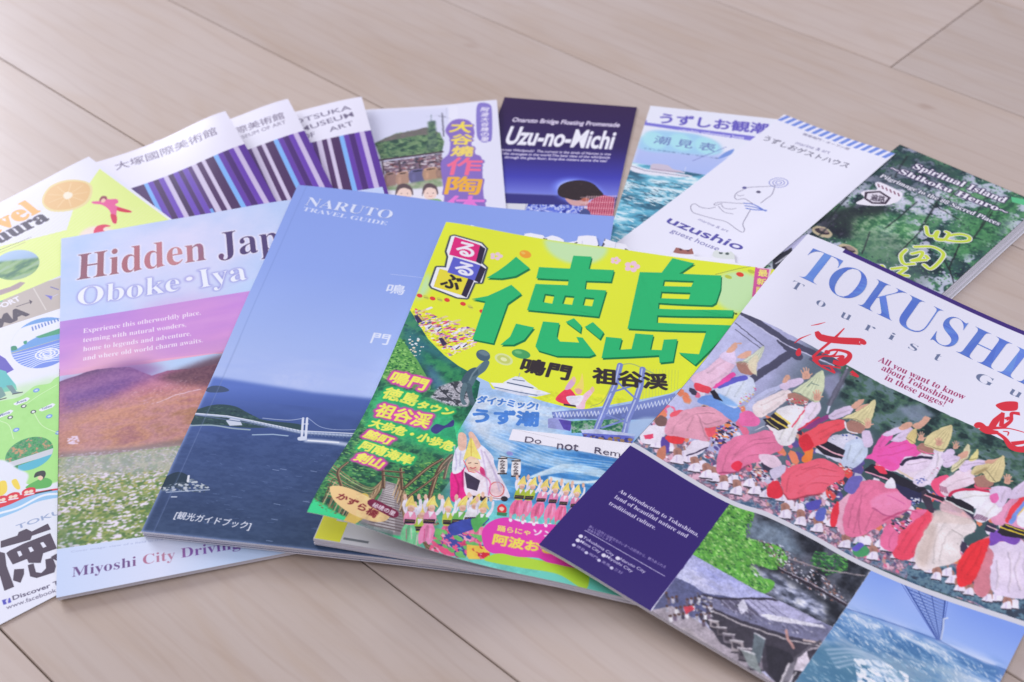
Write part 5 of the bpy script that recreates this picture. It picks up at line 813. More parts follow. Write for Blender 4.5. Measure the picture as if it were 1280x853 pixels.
    cloth(A, [(220, 420), (310, 392), (400, 430), (455, 480), (440, 520), (360, 560), (320, 600), (240, 610), (130, 636), (80, 560), (90, 480), (140, 440)], (234, 98, 124), [[(400, 470), (280, 450), (170, 500)], [(420, 500), (300, 500), (190, 560)], [(360, 545), (260, 540), (180, 600)], [(200, 440), (130, 500), (110, 590)], [(300, 430), (200, 460)]]); Zori([(350, 560), (440, 520), (440, 580), (370, 640)]); A.line([(90, 600), (140, 640), (240, 614), (320, 605)], 1, (160, 50, 70), .8, .2, curve=True)
    cloth(A, [(350, 290), (380, 260), (470, 250), (560, 280), (580, 330), (500, 410), (430, 420), (340, 380), (280, 350)], (206, 204, 230), [[(540, 300), (480, 380)]]); A.dabs([(360, 255), (540, 245), (560, 280), (380, 285)], 90, 1.0, [(60, 80, 160), (230, 230, 246), (110, 120, 190)], 5, .8)
    cloth(A, [(470, 300), (540, 280), (590, 330), (580, 390), (510, 450), (440, 440), (440, 370)], (196, 208, 240), [[(560, 340), (500, 420)], [(490, 320), (470, 400)]]); A.dabs([(400, 420), (500, 450), (510, 490), (450, 480)], 60, 1.4, [(40, 40, 60), (200, 170, 110), (226, 226, 240)], 5, .5); A.smooth([(450, 560), (500, 500), (560, 510), (510, 600), (460, 590)], (110, 104, 190))
    A.poly([(275, 320), (340, 288), (456, 345), (440, 400), (330, 372)], (34, 32, 46)); A.line([(300, 315), (390, 362), (445, 382)], 1.1, (226, 170, 190)); A.smooth([(200, 400), (240, 330), (270, 340), (260, 400), (220, 420)], (240, 130, 60))
    cloth(A, [(240, 230), (340, 180), (440, 165), (460, 210), (380, 250), (340, 300), (290, 320), (230, 350), (180, 310), (200, 260)], (236, 84, 100), [[(420, 190), (320, 230), (230, 290)], [(400, 225), (310, 280)]]); A.smooth([(180, 290), (230, 250), (270, 320), (215, 350)], (214, 46, 62)); A.smooth([(220, 205), (340, 140), (370, 150), (270, 210), (230, 222)], (140, 60, 130)); cloth(A, [(360, 140), (430, 95), (490, 82), (505, 110), (440, 150), (380, 165)], Li, [[(380, 145), (480, 105)]])
    A.smooth([(495, 85), (530, 50), (565, 42), (560, 65), (520, 100)], SKIN); A.smooth([(515, 110), (560, 75), (595, 70), (580, 100), (540, 120)], SKIN); A.smooth([(455, 190), (500, 170), (570, 200), (560, 240), (500, 250), (460, 220)], SKIND); A.line([(455, 180), (470, 230), (530, 248)], .9, (230, 226, 244), curve=True); cloth(A, [(555, 240), (600, 230), (620, 300), (600, 330), (570, 320)], Li, []); hat(A, [(440, 160), (490, 130), (560, 100), (634, 45), (625, 130), (606, 195), (580, 210), (540, 180), (480, 160)], (218, 208, 164), [(445, 160), (520, 165), (590, 205)]); hand(A, 592, 195, 1.3, .1)
    # figure in cream, pink skirt
    A.F(880, 450, 4.739)
    for x, y in ((200, 800), (120, 770), (60, 720)): foot(A, x, y-14, .95)
    A.smooth([(380, 740), (440, 720), (460, 800), (400, 815)], (222, 50, 70)); Zori([(250, 650), (340, 640), (380, 700), (300, 730)]); A.smooth([(390, 660), (470, 620), (480, 660), (420, 710)], (206, 196, 230))
    cloth(A, [(200, 450), (290, 440), (370, 418), (440, 460), (470, 520), (400, 560), (330, 600), (260, 620), (190, 660), (90, 680), (76, 600), (100, 520), (150, 480)], (222, 120, 164), [[(420, 490), (300, 500), (180, 560)], [(380, 460), (260, 490), (170, 590)], [(360, 560), (260, 570), (190, 640)], [(200, 490), (140, 560), (110, 660)], [(330, 600), (400, 580), (460, 560)]]); A.smooth([(330, 560), (420, 570), (460, 620), (400, 640), (340, 600)], (226, 200, 226)); A.line([(90, 670), (190, 664), (260, 624)], 1, (150, 60, 100), .8, .2, curve=True); A.smooth([(160, 630), (200, 600), (230, 620), (200, 660)], (228, 50, 80))
    cloth(A, [(440, 290), (520, 270), (600, 280), (640, 310), (560, 420), (520, 500), (450, 500), (400, 420), (360, 390), (300, 420), (380, 380), (420, 330)], (230, 226, 240), [[(590, 300), (540, 400), (500, 480)], [(480, 400), (450, 470)]]); A.line([(600, 290), (550, 360), (520, 400)], .8, (226, 80, 110)); A.poly([(345, 350), (400, 340), (500, 400), (440, 420), (380, 385)], (38, 34, 46)); A.poly([(395, 330), (425, 310), (505, 375), (480, 405)], (38, 34, 46)); A.line([(400, 345), (490, 402)], 1.2, (222, 196, 90)); A.line([(425, 318), (505, 376)], 1.5, (226, 204, 110)); A.line([(370, 355), (440, 412)], .7, (200, 190, 120))
    cloth(A, [(250, 270), (330, 200), (420, 160), (470, 140), (480, 160), (380, 220), (300, 330), (260, 340)], (186, 190, 232), [[(300, 250), (420, 180)]]); A.smooth([(200, 330), (260, 300), (330, 350), (310, 390), (230, 390), (200, 360)], (232, 110, 176)); cloth(A, [(300, 260), (380, 220), (470, 180), (520, 190), (490, 240), (440, 280), (380, 320), (330, 340), (290, 310)], (232, 216, 226), [[(340, 270), (480, 200)], [(350, 320), (450, 250)]]); cloth(A, [(450, 150), (520, 115), (580, 108), (585, 135), (520, 165), (470, 180)], Li, []); A.smooth([(465, 130), (480, 95), (505, 90), (508, 112), (480, 135)], SKIN)
    A.smooth([(500, 200), (560, 200), (620, 235), (600, 262), (540, 262), (505, 240)], SKIND); A.dabs([(470, 230), (520, 220), (620, 250), (610, 290), (530, 290)], 70, 1.3, [(216, 50, 80), (236, 226, 240)], 4, .6); cloth(A, [(600, 280), (660, 240), (690, 260), (680, 310), (620, 380), (560, 410), (600, 330)], (226, 212, 240), [[(670, 270), (620, 350)]]); A.line([(560, 415), (680, 340)], 1.2, (210, 60, 90)); hat(A, [(525, 190), (560, 160), (620, 120), (695, 62), (715, 110), (705, 190), (680, 250), (630, 240), (570, 200)], (204, 212, 184), [(530, 190), (590, 215), (650, 245)]); hand(A, 605, 90, 1.5, -.1); hand(A, 672, 220, 1.4, .1); A.line([(640, 140), (680, 150)], .6, (110, 130, 130)); A.line([(610, 160), (640, 130)], .5, (120, 140, 130))
    # blue and white figure at the far left
    A.F(800, 420, 4.739)
    for x, y in ((330, 810), (230, 760), (400, 850)): foot(A, x, y-20, .95)
    A.dabs([(420, 560), (520, 500), (590, 540), (520, 640), (430, 640)], 160, 2.2, [(44, 38, 60), (226, 222, 242), (110, 90, 180), (240, 140, 80), (60, 50, 80)], 5, .6); A.smooth([(0, 560), (60, 530), (150, 540), (150, 590), (80, 640), (10, 630)], (228, 222, 244)); A.poly([(25, 590), (80, 580), (82, 605), (32, 612)], (222, 70, 110)); A.smooth([(130, 600), (170, 620), (170, 690), (130, 680)], (90, 70, 160)); A.smooth([(90, 500), (120, 470), (160, 490), (150, 530), (100, 530)], (120, 90, 90)); A.smooth([(100, 690), (150, 650), (150, 720), (110, 740)], (190, 120, 100)); A.smooth([(270, 690), (320, 620), (410, 630), (390, 670), (330, 710)], (226, 218, 242)); A.line([(280, 710), (400, 660)], .9, (70, 60, 90))
    A.smooth([(160, 590), (260, 590), (250, 640), (170, 630)], (230, 60, 70)); A.smooth([(180, 480), (260, 440), (380, 540), (450, 540), (400, 600)], (232, 90, 110))
    cloth(A, [(260, 440), (360, 420), (470, 430), (530, 480), (500, 520), (430, 540), (380, 550), (400, 620), (320, 610), (240, 600), (150, 580), (165, 500), (220, 470)], (222, 156, 184), [[(440, 460), (340, 460), (230, 520)], [(480, 500), (390, 520), (340, 470)], [(360, 500), (380, 570), (400, 610)], [(280, 460), (220, 520), (190, 580)], [(320, 480), (280, 560)]])
    A.smooth([(340, 390), (420, 350), (580, 420), (590, 470), (560, 510), (500, 470), (440, 430)], (110, 150, 226)); cloth(A, [(440, 320), (520, 280), (640, 240), (680, 290), (660, 350), (600, 400), (560, 430), (480, 390)], (206, 214, 244), [[(620, 270), (560, 360)], [(540, 300), (500, 370)]]); A.smooth([(460, 340), (540, 380), (580, 420), (480, 400)], (120, 170, 236), .8, .6); A.poly([(415, 330), (440, 320), (490, 390), (440, 370)], (36, 32, 44)); A.line([(470, 300), (560, 262), (620, 250)], 3.6, (96, 96, 200), curve=True); A.line([(440, 300), (490, 270), (550, 230)], 3.5, (232, 80, 170)); A.dabs([(560, 400), (680, 290), (690, 330), (600, 440)], 40, 1.4, [(226, 90, 150), (226, 226, 244), (220, 190, 120)], 4, .5)
    cloth(A, [(310, 240), (400, 190), (480, 120), (520, 110), (560, 160), (540, 210), (470, 270), (420, 310), (360, 300), (320, 280)], (228, 190, 220), [[(400, 220), (500, 150)], [(420, 280), (510, 220)]]); A.smooth([(330, 280), (420, 310), (400, 340), (330, 320)], (228, 70, 90)); cloth(A, [(470, 120), (530, 80), (560, 90), (570, 170), (530, 160)], Li, []); A.smooth([(510, 90), (550, 50), (570, 40), (575, 70), (540, 100)], SKIN); A.line([(560, 50), (600, 44)], .8, SKIN)
    A.smooth([(570, 160), (640, 150), (690, 190), (660, 230), (600, 220)], SKIND); A.smooth([(575, 130), (610, 100), (660, 90), (640, 130)], SKIN); hat(A, [(560, 160), (620, 140), (680, 100), (735, 62), (720, 120), (690, 170), (690, 240), (660, 180), (600, 150)], (206, 212, 198), [(570, 160), (630, 155), (690, 190)]); A.smooth([(640, 170), (690, 110), (700, 150), (680, 230)], (226, 214, 190), .9, .3)
def art_tokushima():
    A = Art('T', (229, 229, 252), 6); A.fr = None
    A.fr = 'mm'; A.poly([(25, -2), (212, -2), (212, 3.6), (25, 3.6)], (62, 40, 124)); A.fr = None
    PH = [(925, 390), (970, 409), (1040, 446), (1100, 479), (1160, 507), (1219, 534), (1330, 585), (1330, 790), (1280, 777), (1183, 745), (1130, 726), (1067, 698), (1015, 668), (960, 641), (916, 627), (863, 598), (800, 559), (765, 540)]
    A.clipto(PH)
    A.grad(PH, [(0, (190, 192, 236)), (.35, (168, 170, 214)), (.5, (96, 110, 130)), (1, (60, 84, 92))], (880, 440), (1120, 540))
    A.tex([(1040, 440), (1340, 560), (1340, 700), (1180, 600), (1050, 500)], [(28, 48, 52), (52, 80, 80), (70, 104, 88), (96, 120, 130)], 6, 3, gain=1.7, soft=2); A.dabs([(1050, 455), (1340, 580), (1340, 690), (1150, 570)], 500, 2.6, [(34, 58, 56), (74, 108, 88), (46, 74, 74)], 4, .6); A.poly([(1122, 510), (1150, 505), (1170, 520), (1140, 528)], (130, 142, 170), .8, 1)
    A.tex([(770, 520), (1340, 740), (1340, 800), (760, 570)], [(70, 96, 130), (140, 150, 180), (110, 84, 110), (214, 170, 196)], 3, 5, gain=1.7); A.dabs([(770, 500), (860, 540), (1000, 600), (1300, 720), (1330, 790), (1180, 742), (1010, 664), (800, 556)], 900, 3.2, [(228, 190, 214), (232, 222, 244), (214, 110, 150), (96, 84, 130), (190, 150, 150), (226, 150, 180)], 31, .45, 50)
    A.F(930, 280, 3.554)
    for q, wd in (([(-20, 390), (190, 525), (420, 620)], 4.5), ([(230, 560), (50, 680), (-30, 740)], 5), ([(170, 520), (240, 590)], 6)): A.line(q, wd, (76, 76, 104)); 
    A.line([(-20, 404), (190, 540), (400, 630)], .8, (200, 200, 236)); A.line([(460, 640), (400, 760), (370, 840)], 1.2, (206, 206, 236)); A.line([(300, 600), (420, 660)], 3, (84, 84, 112)); A.poly([(330, 690), (420, 660), (450, 720), (380, 780)], (150, 150, 190), .8, 1); A.line([(-40, 440), (90, 545)], .5, (60, 60, 80)); A.line([(-40, 470), (80, 556)], .4, (60, 60, 80)); A.line([(460, 650), (380, 800)], 3, (90, 90, 110), .8)
    # bystanders behind the line
    A.fr = None; A.dabs([(780, 520), (850, 470), (960, 520), (1100, 580), (1290, 640), (1290, 740), (1180, 700), (960, 610)], 420, 6, [(226, 218, 240), (226, 110, 150), (90, 80, 150), (200, 160, 150), (230, 80, 80), (60, 54, 80), (190, 190, 220), (226, 130, 100)], 3, .6, 45)
    procession(A)
    A.fr = None; A.warp(PH, .35, 3, 5, .1); A.grain(PH, 6, .05, 9); A.grain(PH, .7, .03, 5)
    A.clipto(None)
    # pale strip
    # purple panel and photographs
    A.poly([(600, 690), (768, 545), (800, 561), (863, 600), (916, 629), (814, 762), (800, 800), (650, 720)], (50, 32, 114)); A.poly([(300, 500), (300, 500), (300, 500)], W_) if False else None
    A.F(660, 540, 2.727)
    for k, (s_, p0, p1, c) in enumerate((('An introduction to Tokushima,', (308, 205), (578, 358), 22), ('land of beautiful nature and', (293, 225), (540, 362), 22), ('traditional culture.', (274, 247), (432, 334), 22))): A.text(s_, p0, p1, (p0[0]+7, p0[1]-12), (222, 218, 246), 'b')
    A.text('新しい自然と伝統文化のいまへの招待から、魅力あふれる', (206, 326), (466, 466), (211, 317), (196, 190, 232)); A.text('徳島を紹介します。', (200, 336), (285, 378), (205, 328), (196, 190, 232)); A.line([(194, 336), (466, 492)], .35, (206, 200, 240))
    for s_, p0, p1 in (('Tokushima City', (186, 362), (290, 425)), ('Naruto City', (312, 437), (398, 482)), ('Mima City', (176, 376), (244, 414)), ('Miyoshi City', (264, 427), (354, 480))):
        A.text(s_, p0, p1, (p0[0]+4, p0[1]-9), (216, 212, 244), 'sb'); A.disc((p0[0]-6, p0[1]-6), 1.1, (226, 222, 248))
    for k in range(4):
        x, y = 156+k*43, 386+k*26; A.disc((x, y), .9, (206, 202, 240)); A.text('徳島鳴門美馬三好'[2*k:2*k+2], (x+7, y+7), (x+34, y+23), (x+10, y-3), (196, 190, 232))
    A.F(840, 620, 2.909)
    Q1 = [(213, 24), (349, 76), (509, 152), (660, 238), (730, 262), (585, 478), (430, 400), (300, 340), (75, 213)]; Q2 = [(75, 213), (300, 340), (430, 400), (585, 478), (440, 690), (300, 900), (-100, 700), (-80, 425)]; Q3 = [(730, 262), (844, 318), (998, 374), (1280, 466), (1400, 512), (1200, 900), (300, 900), (440, 690), (585, 478)]
    A.clipto(Q1); A.poly(Q1, (70, 70, 84)); A.tex(Q1, [(30, 34, 44), (62, 66, 80), (90, 94, 112)], 7, 3, gain=1.6)
    A.tex([(270, 80), (420, 110), (480, 220), (360, 200), (270, 150)], [(90, 104, 126), (130, 146, 170)], 5, 2, soft=2); A.tex([(240, 240), (400, 300), (560, 400), (560, 460), (440, 400), (280, 320)], [(70, 76, 96), (160, 166, 200), (226, 228, 246)], 4, 4, gain=1.6, soft=1.5, ax=2)
    A.smooth([(200, 10), (260, 30), (300, 70), (270, 110), (280, 160), (380, 180), (420, 230), (380, 270), (290, 245), (300, 290), (370, 310), (350, 350), (290, 345), (70, 240), (60, 200)], (98, 170, 70)); A.dabs([(200, 10), (300, 60), (280, 150), (410, 210), (380, 270), (290, 250), (360, 330), (320, 350), (70, 230)], 2200, 1.5, [(70, 136, 66), (130, 190, 96), (48, 100, 56), (104, 168, 82), (160, 206, 130), (84, 150, 70)], 5, .5, 20)
    A.dabs([(520, 200), (640, 220), (640, 270), (560, 290), (500, 240)], 500, 1.6, [(60, 130, 66), (96, 170, 84), (40, 90, 56)], 5, .5); A.dabs([(310, 160), (400, 180), (600, 330), (640, 390), (560, 380), (400, 280)], 700, 1.3, [(206, 206, 230), (60, 54, 66), (100, 90, 110), (226, 226, 244), (150, 110, 104)], 7, .5, 20)
    A.line([(390, 265), (500, 320), (640, 400)], 2, (48, 40, 52)); A.line([(390, 262), (500, 315), (640, 394)], .5, (190, 186, 206)); A.line([(430, 230), (560, 270), (700, 290)], .8, (150, 140, 150)); A.warp(Q1, .3, 2.2, 5, .22); A.grain(Q1, 2.5, .14, 3); A.clipto(None)
    A.clipto(Q2); A.grad(Q2, [(0, (150, 156, 224)), (1, (196, 198, 240))], (240, 240), (140, 340)); A.tex([(60, 230), (300, 320), (380, 380), (80, 340)], [(150, 156, 224), (212, 210, 244)], 5, 2, alpha=.7, soft=2, ax=3)
    A.smooth([(-60, 290), (20, 300), (70, 322), (120, 352), (240, 378), (200, 440), (-60, 420)], (92, 96, 140)); A.poly([(-100, 420), (0, 400), (120, 470), (250, 580), (380, 680), (440, 900), (-100, 900)], (170, 160, 176)); A.grad([(-100, 470), (60, 480), (250, 620), (330, 720), (200, 900), (-100, 700)], [(0, (186, 176, 188)), (1, (160, 150, 166))], (0, 450), (200, 680))
    A.poly([(150, 410), (300, 440), (560, 530), (600, 620), (480, 900), (400, 700), (300, 600), (180, 540), (110, 440)], (62, 58, 72))
    # long tiled roof in perspective
    A.poly([(112, 358), (160, 372), (388, 376), (586, 480), (560, 536), (430, 512), (250, 452), (130, 402)], (120, 120, 156)); A.poly([(262, 378), (388, 380), (548, 462), (440, 462), (330, 442)], (174, 172, 214)); A.poly([(170, 376), (250, 378), (320, 436), (250, 430), (190, 404)], (98, 94, 122))
    for k in range(13): A.line([(180+k*14, 378), (240+k*22, 436+k*5)], .4, (96, 92, 122) if k % 2 else (180, 178, 208), .8)
    A.line([(112, 358), (170, 374), (390, 377)], 1.3, (58, 54, 72)); A.poly([(322, 432), (352, 430), (548, 470), (560, 482), (350, 450)], (224, 222, 244)); A.poly([(236, 396), (262, 376), (276, 412), (250, 432)], (216, 214, 240)); A.line([(128, 404), (250, 456), (430, 516), (562, 540)], 1.5, (60, 56, 72)); A.line([(134, 412), (250, 466), (430, 526), (560, 550)], .8, (184, 176, 188)); A.dabs([(150, 380), (240, 384), (300, 430), (420, 460), (540, 500), (400, 500), (200, 420)], 160, 1.4, [(70, 68, 90), (200, 198, 222), (110, 108, 136)], 5, .4, 20)
    A.line([(415, 490), (420, 520), (444, 552)], 1.4, (196, 150, 150)); A.line([(480, 524), (560, 540)], 1.2, (206, 186, 190)); A.line([(492, 560), (552, 548)], 1, (170, 160, 176))
    # shop fronts stepping down the lane, passers-by
    for k, (x, y) in enumerate(((112, 425), (135, 450), (160, 475), (185, 500), (212, 525), (240, 552), (272, 580))):
        w = 30+k*4; A.poly([(x, y), (x+w, y+6), (x+w+6, y+32+k*4), (x+4, y+26+k*4)], ((124, 116, 132), (160, 150, 160), (96, 88, 100))[k % 3]); A.line([(x, y), (x+w, y+6)], .9, (196, 190, 204)); A.line([(x+4, y+26+k*4), (x+w+6, y+32+k*4)], .8, (50, 46, 58)); A.poly([(x+8, y+10), (x+w-8, y+14), (x+w-6, y+24+k*2), (x+8, y+20+k*2)], (60, 54, 66))
    A.poly([(300, 500), (340, 520), (320, 610), (285, 590)], (100, 112, 124)); A.line([(302, 500), (338, 520)], .9, (190, 190, 206)); A.poly([(250, 560), (300, 575), (330, 650), (280, 620)], (132, 140, 146)); A.line([(250, 560), (300, 575)], .8, (200, 200, 212)); A.poly([(340, 540), (430, 570), (470, 640), (400, 700), (350, 640)], (44, 42, 54)); A.poly([(452, 590), (490, 556), (506, 640), (440, 632)], (210, 200, 220)); A.line([(430, 650), (452, 590), (490, 556), (540, 528)], 1.3, (90, 86, 100)); A.poly([(430, 610), (450, 600), (436, 680), (400, 678)], (130, 126, 142)); A.line([(425, 610), (395, 680)], 1, (206, 200, 214)); A.line([(452, 640), (420, 690)], .8, (206, 200, 214))
    for k in range(26): x = -20+((k*37) % 170); y = 356+((k*53) % 90)+max(0, x)*.15; A.line([(x, y), (x+1, y+13)], 1.5, ((70, 64, 84), (226, 224, 238), (110, 96, 120), (180, 176, 196))[k % 4]); A.disc((x, y-4), .7, (90, 64, 60))
    A.poly([(42, 405), (72, 398), (82, 412), (50, 432)], (214, 70, 90)); A.dabs([(90, 350), (150, 370), (150, 440), (90, 420)], 60, 2, [(90, 84, 104), (60, 54, 70), (190, 186, 204)], 6, .6); A.warp(Q2, .3, 2.5, 5, .1); A.grain(Q2, 3, .10, 3); A.grain(Q2, .9, .08, 4); A.clipto(None)
    A.clipto(Q3); A.grad(Q3, [(0, (128, 158, 240)), (.55, (150, 178, 246)), (1, (176, 196, 248))], (1000, 380), (900, 560)); A.ell((900, 380), (1000, 400), (900, 320), (170, 190, 248), .5, 6)
    A.grad([(560, 370), (640, 410), (760, 450), (960, 520), (1100, 590), (1500, 740), (1500, 1000), (300, 1000)], [(0, (112, 146, 214)), (.1, (126, 160, 226)), (.5, (96, 140, 196)), (1, (84, 130, 176))], (900, 500), (760, 720))
    A.line([(640, 412), (760, 450), (960, 522), (1100, 590), (1400, 700)], .8, (88, 116, 190), curve=True); A.tex([(600, 400), (1000, 540), (1400, 700), (1400, 1000), (300, 1000)], [(70, 116, 176), (120, 160, 214), (214, 224, 248), (240, 242, 253)], 6, 6, alpha=.85, ax=4, gain=1.4, soft=3)
    A.tex([(560, 500), (900, 560), (1100, 660), (900, 760), (600, 740)], [(60, 104, 150), (80, 130, 170)], 6, 3, alpha=.6, soft=6); A.smooth([(480, 560), (560, 540), (660, 570), (720, 620), (640, 700), (500, 740), (450, 690)], (74, 122, 156), .8, 2)
    A.dabs([(660, 590), (760, 600), (860, 650), (860, 740), (680, 700)], 240, 4, [(226, 232, 248), (180, 204, 236), (240, 242, 252)], 8, .3, 15)
    for k in range(5): A.line([(560+k*10, 560+k*16), (660+k*8, 560+k*12), (760, 600+k*12), (840+k*4, 680+k*8)], 1.0, (206, 220, 246), .7, .6, curve=True)
    A.poly([(838, 300), (998, 368), (985, 480), (975, 526), (962, 522), (912, 440)], (104, 130, 206), .45)
    for k in range(19):
        t = 1-(1-k/19)**1.5; L = (836+128*t, 305+216*t); R2 = (994-18*t, 372+152*t); A.line([L, R2], .5*(1-t)+.25, (70, 92, 166), .85); A.line([(L[0]+12*(1-t), L[1]-2), R2], .35, (190, 206, 240), .5)
    for f in (0, .16, .33, .5, .67, .84, 1): A.line([(836+158*f, 305+67*f), (966+11*f, 522+2*f)], .7 if f in (0, 1) else .4, (60, 84, 160) if f in (0, 1, .33, .67) else (120, 144, 214))
    A.line([(822, 300), (962, 522)], .35, (90, 110, 190)); A.line([(1004, 372), (980, 524)], .35, (90, 110, 190)); A.line([(1002, 444), (988, 448), (986, 480), (978, 522)], .9, (206, 216, 246), .8)
    A.dabs([(560, 400), (700, 440), (960, 540), (1300, 690), (1300, 800), (900, 640), (560, 500)], 700, 2.6, [(226, 234, 250), (150, 186, 226), (236, 240, 252), (110, 150, 200)], 3, .22, 25, .55); A.dabs([(480, 560), (900, 600), (1100, 720), (900, 850), (450, 800)], 500, 3, [(90, 140, 176), (150, 190, 220), (210, 226, 244)], 5, .2, 10, .45); A.clipto(None)
    A.fr = None; A.line([(760, 539), (800, 561), (863, 600), (916, 629), (960, 644), (1015, 671), (1067, 700), (1130, 728), (1183, 748), (1280, 780), (1340, 802)], 3.0, (208, 208, 226), curve=True)
    # red brush characters
    R_ = (216, 50, 66); A.F(930, 280, 3.554)
    A.brush([(298, 452), (330, 446), (362, 437)], [.3, .8, .2], R_); A.brush([(224, 530), (250, 510), (298, 490)], [.5, .9, .2], R_); A.smooth([(232, 565), (245, 552), (254, 565), (252, 582), (240, 588), (230, 580)], R_)
    A.brush([(446, 464), (400, 510), (340, 560), (305, 592)], [.6, 1.6, 1.4, 1.6], R_); A.brush([(322, 478), (345, 505), (420, 518), (520, 524), (522, 535)], [2.5, 5.5, 5.0, 5.5, 2], R_); A.brush([(310, 604), (350, 588), (395, 586), (420, 560)], [4, 1.2, 1.5, .5], R_)
    A.brush([(345, 580), (400, 560), (462, 572), (466, 596), (430, 620), (395, 612)], [.8, 1.6, 2.6, 3.0, 4.2, 3], R_); A.disc((370, 570), 1.6, R_); A.brush([(395, 590), (440, 588), (420, 606)], [1, 1.6, 3], R_); A.brush([(310, 600), (340, 630), (404, 664)], [3.2, 1.4, 1.0], R_); A.brush([(380, 628), (402, 662)], [1, 1.8], R_); A.brush([(345, 628), (430, 640)], [.8, 1.4], R_); A.brush([(476, 655), (505, 678), (470, 668)], [2.5, 1.6, .4], R_)
    A.F(1100, 370, 4.489); A.smooth([(650, 612), (700, 594), (765, 594), (775, 612), (765, 642), (700, 646), (672, 636)], R_); A.brush([(690, 655), (650, 700), (625, 740)], [1.2, 3.5, 3.5], R_); A.brush([(690, 655), (680, 735)], [2, 2.5], R_); A.brush([(700, 690), (726, 684), (712, 700)], [1.4, 1.8, .6], R_); A.brush([(785, 662), (740, 660), (735, 700), (690, 738)], [2.6, 2, 1.8, 2.4], R_); A.brush([(532, 735), (560, 728), (600, 758), (665, 768)], [2, 5.4, 4.6, 2.4], R_); A.brush([(600, 742), (720, 744), (840, 775)], [3, .8, .6], R_)
    A.brush([(660, 770), (700, 800), (740, 850), (800, 862), (850, 840)], [2, 2.4, 3.8, 4.4, 3.5], R_); A.brush([(690, 760), (720, 765), (716, 785)], [.6, .9, .5], R_); A.brush([(740, 830), (850, 815)], [3, 2], R_)
    # title and texts
    A.F(930, 280, 3.554); Bl = [(0, (96, 128, 216)), (.3, (84, 116, 214)), (.45, (112, 150, 232)), (.75, (84, 112, 214)), (1, (110, 150, 230))]
    # each capital on its own slanted baseline, following the sagging cover
    for ch, a, b, c in (('T', (248, 250), (316, 270), (300, 102)), ('O', (372, 322), (500, 345), (452, 190)), ):
        pass
    L_ = [(ch, (x0, 222+.479*(x0-215)), (x1, 222+.479*(x1-215)), (x0+78, 222+.479*(x0-215)-118)) for ch, x0, x1 in (('T', 215, 350), ('O', 348, 492), ('K', 505, 655), ('U', 652, 806), ('S', 828, 922), ('H', 940, 1108), ('I', 1122, 1196), ('M', 1210, 1400), ('A', 1400, 1570))]
    for ch, a, b, c in L_: A.text(ch, a, b, c, (90, 122, 216), 'b', off=-.0125, grad=Bl, emit='title_lettering')
    for ch, a, b, c in (('T', (202, 280), (250, 302), (216, 248)), ('o', (316, 356), (354, 374), (324, 332)), ('u', (424, 412), (468, 432), (434, 388)), ('r', (532, 468), (572, 486), (543, 443)), ('i', (636, 508), (662, 520), (650, 478)), ('s', (728, 552), (764, 568), (738, 526)), ('t', (840, 600), (866, 612), (852, 568)), ('G', (1022, 690), (1100, 725), (1040, 656)), ('u', (1172, 752), (1224, 776), (1182, 728)), ('i', (1300, 806), (1330, 820), (1312, 776))): A.text(ch, a, b, c, (110, 122, 160), 'b', off=-.012)
    for s_, p0, p1 in (('All you want to know', (594, 610), (976, 782)), ('about Tokushima', (608, 648), (926, 798)), ('in these pages!', (622, 690), (886, 812))): A.text(s_, p0, p1, (p0[0]+12, p0[1]-24), (164, 60, 110), 'b')
    return A

def press(): return (art_uzu(), art_boat(), art_spirit(), art_pottery(), *art_museums(), art_travel(), art_airport(), art_guest(), art_card(), art_hidden(), art_naruto(), art_rurubu(), art_tokushima())
# the letters are fetched first, sorted by script, because the fallback fonts load slowly when they alternate
class Proof:
    def __init__(s, key, base, ppm=5): s.S = SH[key]; s.w, s.h, s.k, s.key, s.fr = s.S['w'], s.S['h'], ppm, key, None
    def F(s, *a): return s
    def text(s, t, *a, **k):
        kind = k.get('kind') or (a[4] if len(a) > 4 else None); WANT.add(style(t, kind, k.get('off', 0))[:2])
    def __getattr__(s, n): return lambda *a, **k: None
WANT = set(); Real = Art; Art = Proof; press(); Art = Real
for t, off in sorted(WANT, key=lambda q: (max(map(ord, q[0])) > 0x10000, max(map(ord, q[0])) > 0x2000, q)): glyphs(t, off)
for A in press(): ART[A.key] = A
c_ = _tx[0].data; bpy.data.objects.remove(_tx[0]); bpy.data.curves.remove(c_)

